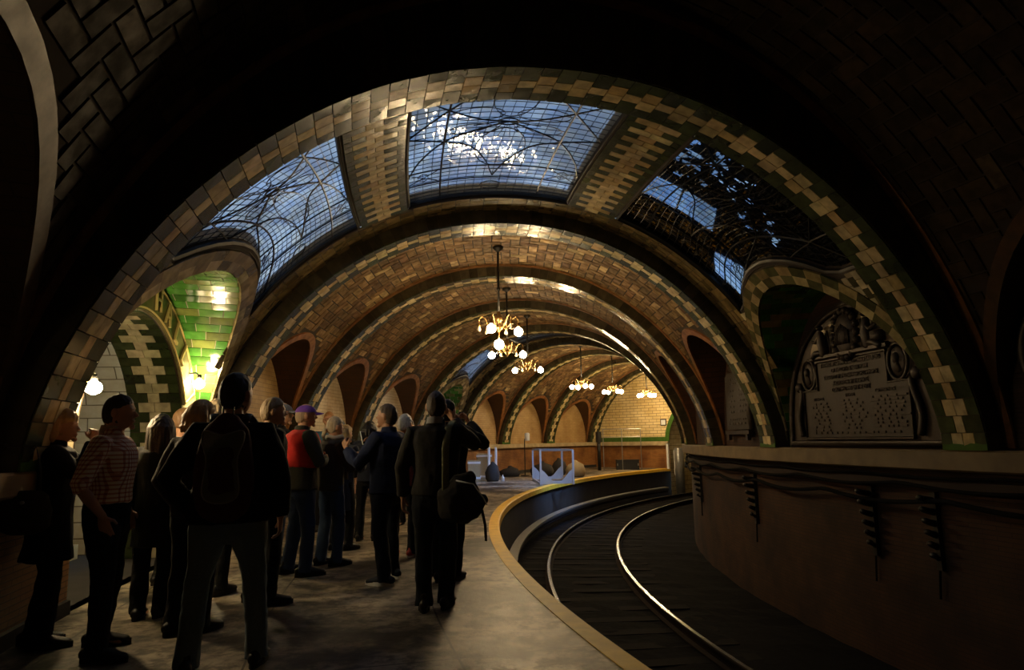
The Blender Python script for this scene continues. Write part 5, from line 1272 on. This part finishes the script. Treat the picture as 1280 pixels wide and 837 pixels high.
def pack(x, y, rz, z, label):
    e = tag(empty('backpack', (x, y, z), rz), label, 'backpack')
    m = MB(); m.tube([(0, -.0, .0), (0, -.02, .12), (0, -.02, .30), (0, .0, .46), (0, .02, .52)], [(.15, .09), (.175, .115), (.165, .11), (.13, .085), (.08, .05)], 20, ref=(1, 0, 0), rnd=True); link(remesh(m, 'bag_body', .011, 5, folds(.006, 3, 12, 9)), 'bag_body', cloth('pack_cloth', (.07, .022, .015)), e)
    m = MB(); P = [(-.115, .40), (-.10, .455), (0, .43), (.10, .455), (.115, .40), (.085, .28), (.10, .10), (.05, .045), (-.05, .045), (-.10, .10), (-.085, .28)]
    C2 = curve2d([P[-1]]+P+[P[0], P[1]], 5)[5:-6]
    front = [(p.x, -.128+.25*abs(p.x)**1.6+.10*max(0, p.y-.3), p.y) for p in C2]
    m.face(front[::-1]); m.slab([(a_, b_+.05, c_) for a_, b_, c_ in front], front); o = m.build('front_panel', cloth('pack_panel', (.26, .26, .24)), e, False)
    m = MB(); m.tube([(a_, b_-.004, c_) for a_, b_, c_ in front], .005, 5, closed=True); m.build('piping', cloth('piping', (.32, .32, .32)), e, True)
    for sx in (-1, 1):
        m = MB(); m.tube([(sx*.08, .08, .50), (sx*.10, .17, .56), (sx*.13, .32, .50), (sx*.15, .36, .36), (sx*.19, .26, .16), (sx*.15, .09, .04)], [(.028, .008)]*6, 8, ref=(1, 0, 0)); m.build('shoulder_strap', M['black'], e, True)
    m = MB(); m.tube([(-.03, .03, .54), (-.03, .03, .60), (.03, .03, .60), (.03, .03, .54)], .007, 6); m.build('haul_loop', M['black'], e)
    return e
d = Matrix.Rotation(R(104-90), 3, 'Z') @ Vector((0, -.26, 0)); pack(-1.80+d.x, 4.42+d.y, R(104-90), .98, 'dark backpack with a grey outlined panel on the near figure in faded jeans')
e = tag(empty('messenger_bag', (-.36, 5.74, .70), R(5)), 'bulky black messenger bag hanging at the hip of the dark sweater wearer', 'bag')
m = MB(); m.tube([(-.10, 0, .08), (-.09, 0, .20), (-.04, 0, .32), (.0, 0, .36)], [(.17, .10), (.19, .11), (.12, .09), (.05, .05)], 16, ref=(1, 0, 0), rnd=True)
m.tube([(-.10, 0, .10), (.02, 0, .12), (.10, 0, .17)], [(.09, .10), (.10, .11), (.05, .08)], 14, ref=(0, 0, 1), rnd=True); link(remesh(m, 'bag_body', .010, 5, folds(.012, 8, 9, 9)), 'bag_body', M['tarp'], e)
m = MB(); m.tube([(-.12, -.115, .34), (.02, -.125, .31), (.10, -.115, .20), (.13, -.08, .14)], .006, 6); m.build('piping', M['white'], e, True)
m = MB(); m.tube([(.09, -.07, .10), (.115, -.07, -.02), (.12, -.06, -.12)], [(.012, .004)]*3, 6); m.box((.12, -.06, -.12), (.02, .015, .05)); m.build('loose_strap', M['black'], e)
m = MB(); a = R(88-90); Z_ = Matrix.Rotation(a, 3, 'Z'); o = Vector((-.66, 5.86, 0))-Vector((-.36, 5.74, .70)); pts = [(.15, .16, 1.30), (.14, .03, 1.525), (.12, -.10, 1.465), (.105, -.175, 1.30), (.105, -.175, 1.10), (.11, -.19, .95)]
inv = Matrix.Rotation(-R(5), 3, 'Z'); m.tube([inv @ (Z_ @ Vector(p)+o) for p in pts], [(.030, .005)]*len(pts), 8, ref=(1, 0, 0)); st_ = m.build('shoulder_strap', cloth('olive_webbing', (.22, .22, .13)), e, True); st_['label'] = 'olive green webbing strap'
e = tag(empty('handbag', (-3.22, 4.60, .80), R(20)), 'dark handbag on the arm of the blond person by the left wall', 'bag')
m = MB(); m.tube([(-.0, 0, .04), (0, 0, .14), (0, 0, .24)], [(.15, .06), (.16, .065), (.13, .04)], 16, ref=(1, 0, 0), rnd=True); link(remesh(m, 'bag_body', .010, 4), 'bag_body', M['tarp'], e)
m = MB(); m.tube([(-.08, 0, .24), (-.05, .02, .42), (.02, .05, .56), (.06, .03, .42), (.08, 0, .24)], .008, 6); m.build('handle', M['black'], e, True); m = MB(); m.ball((0, -.068, .2), (.015, .008, .012)); m.build('clasp', M['grey'], e)
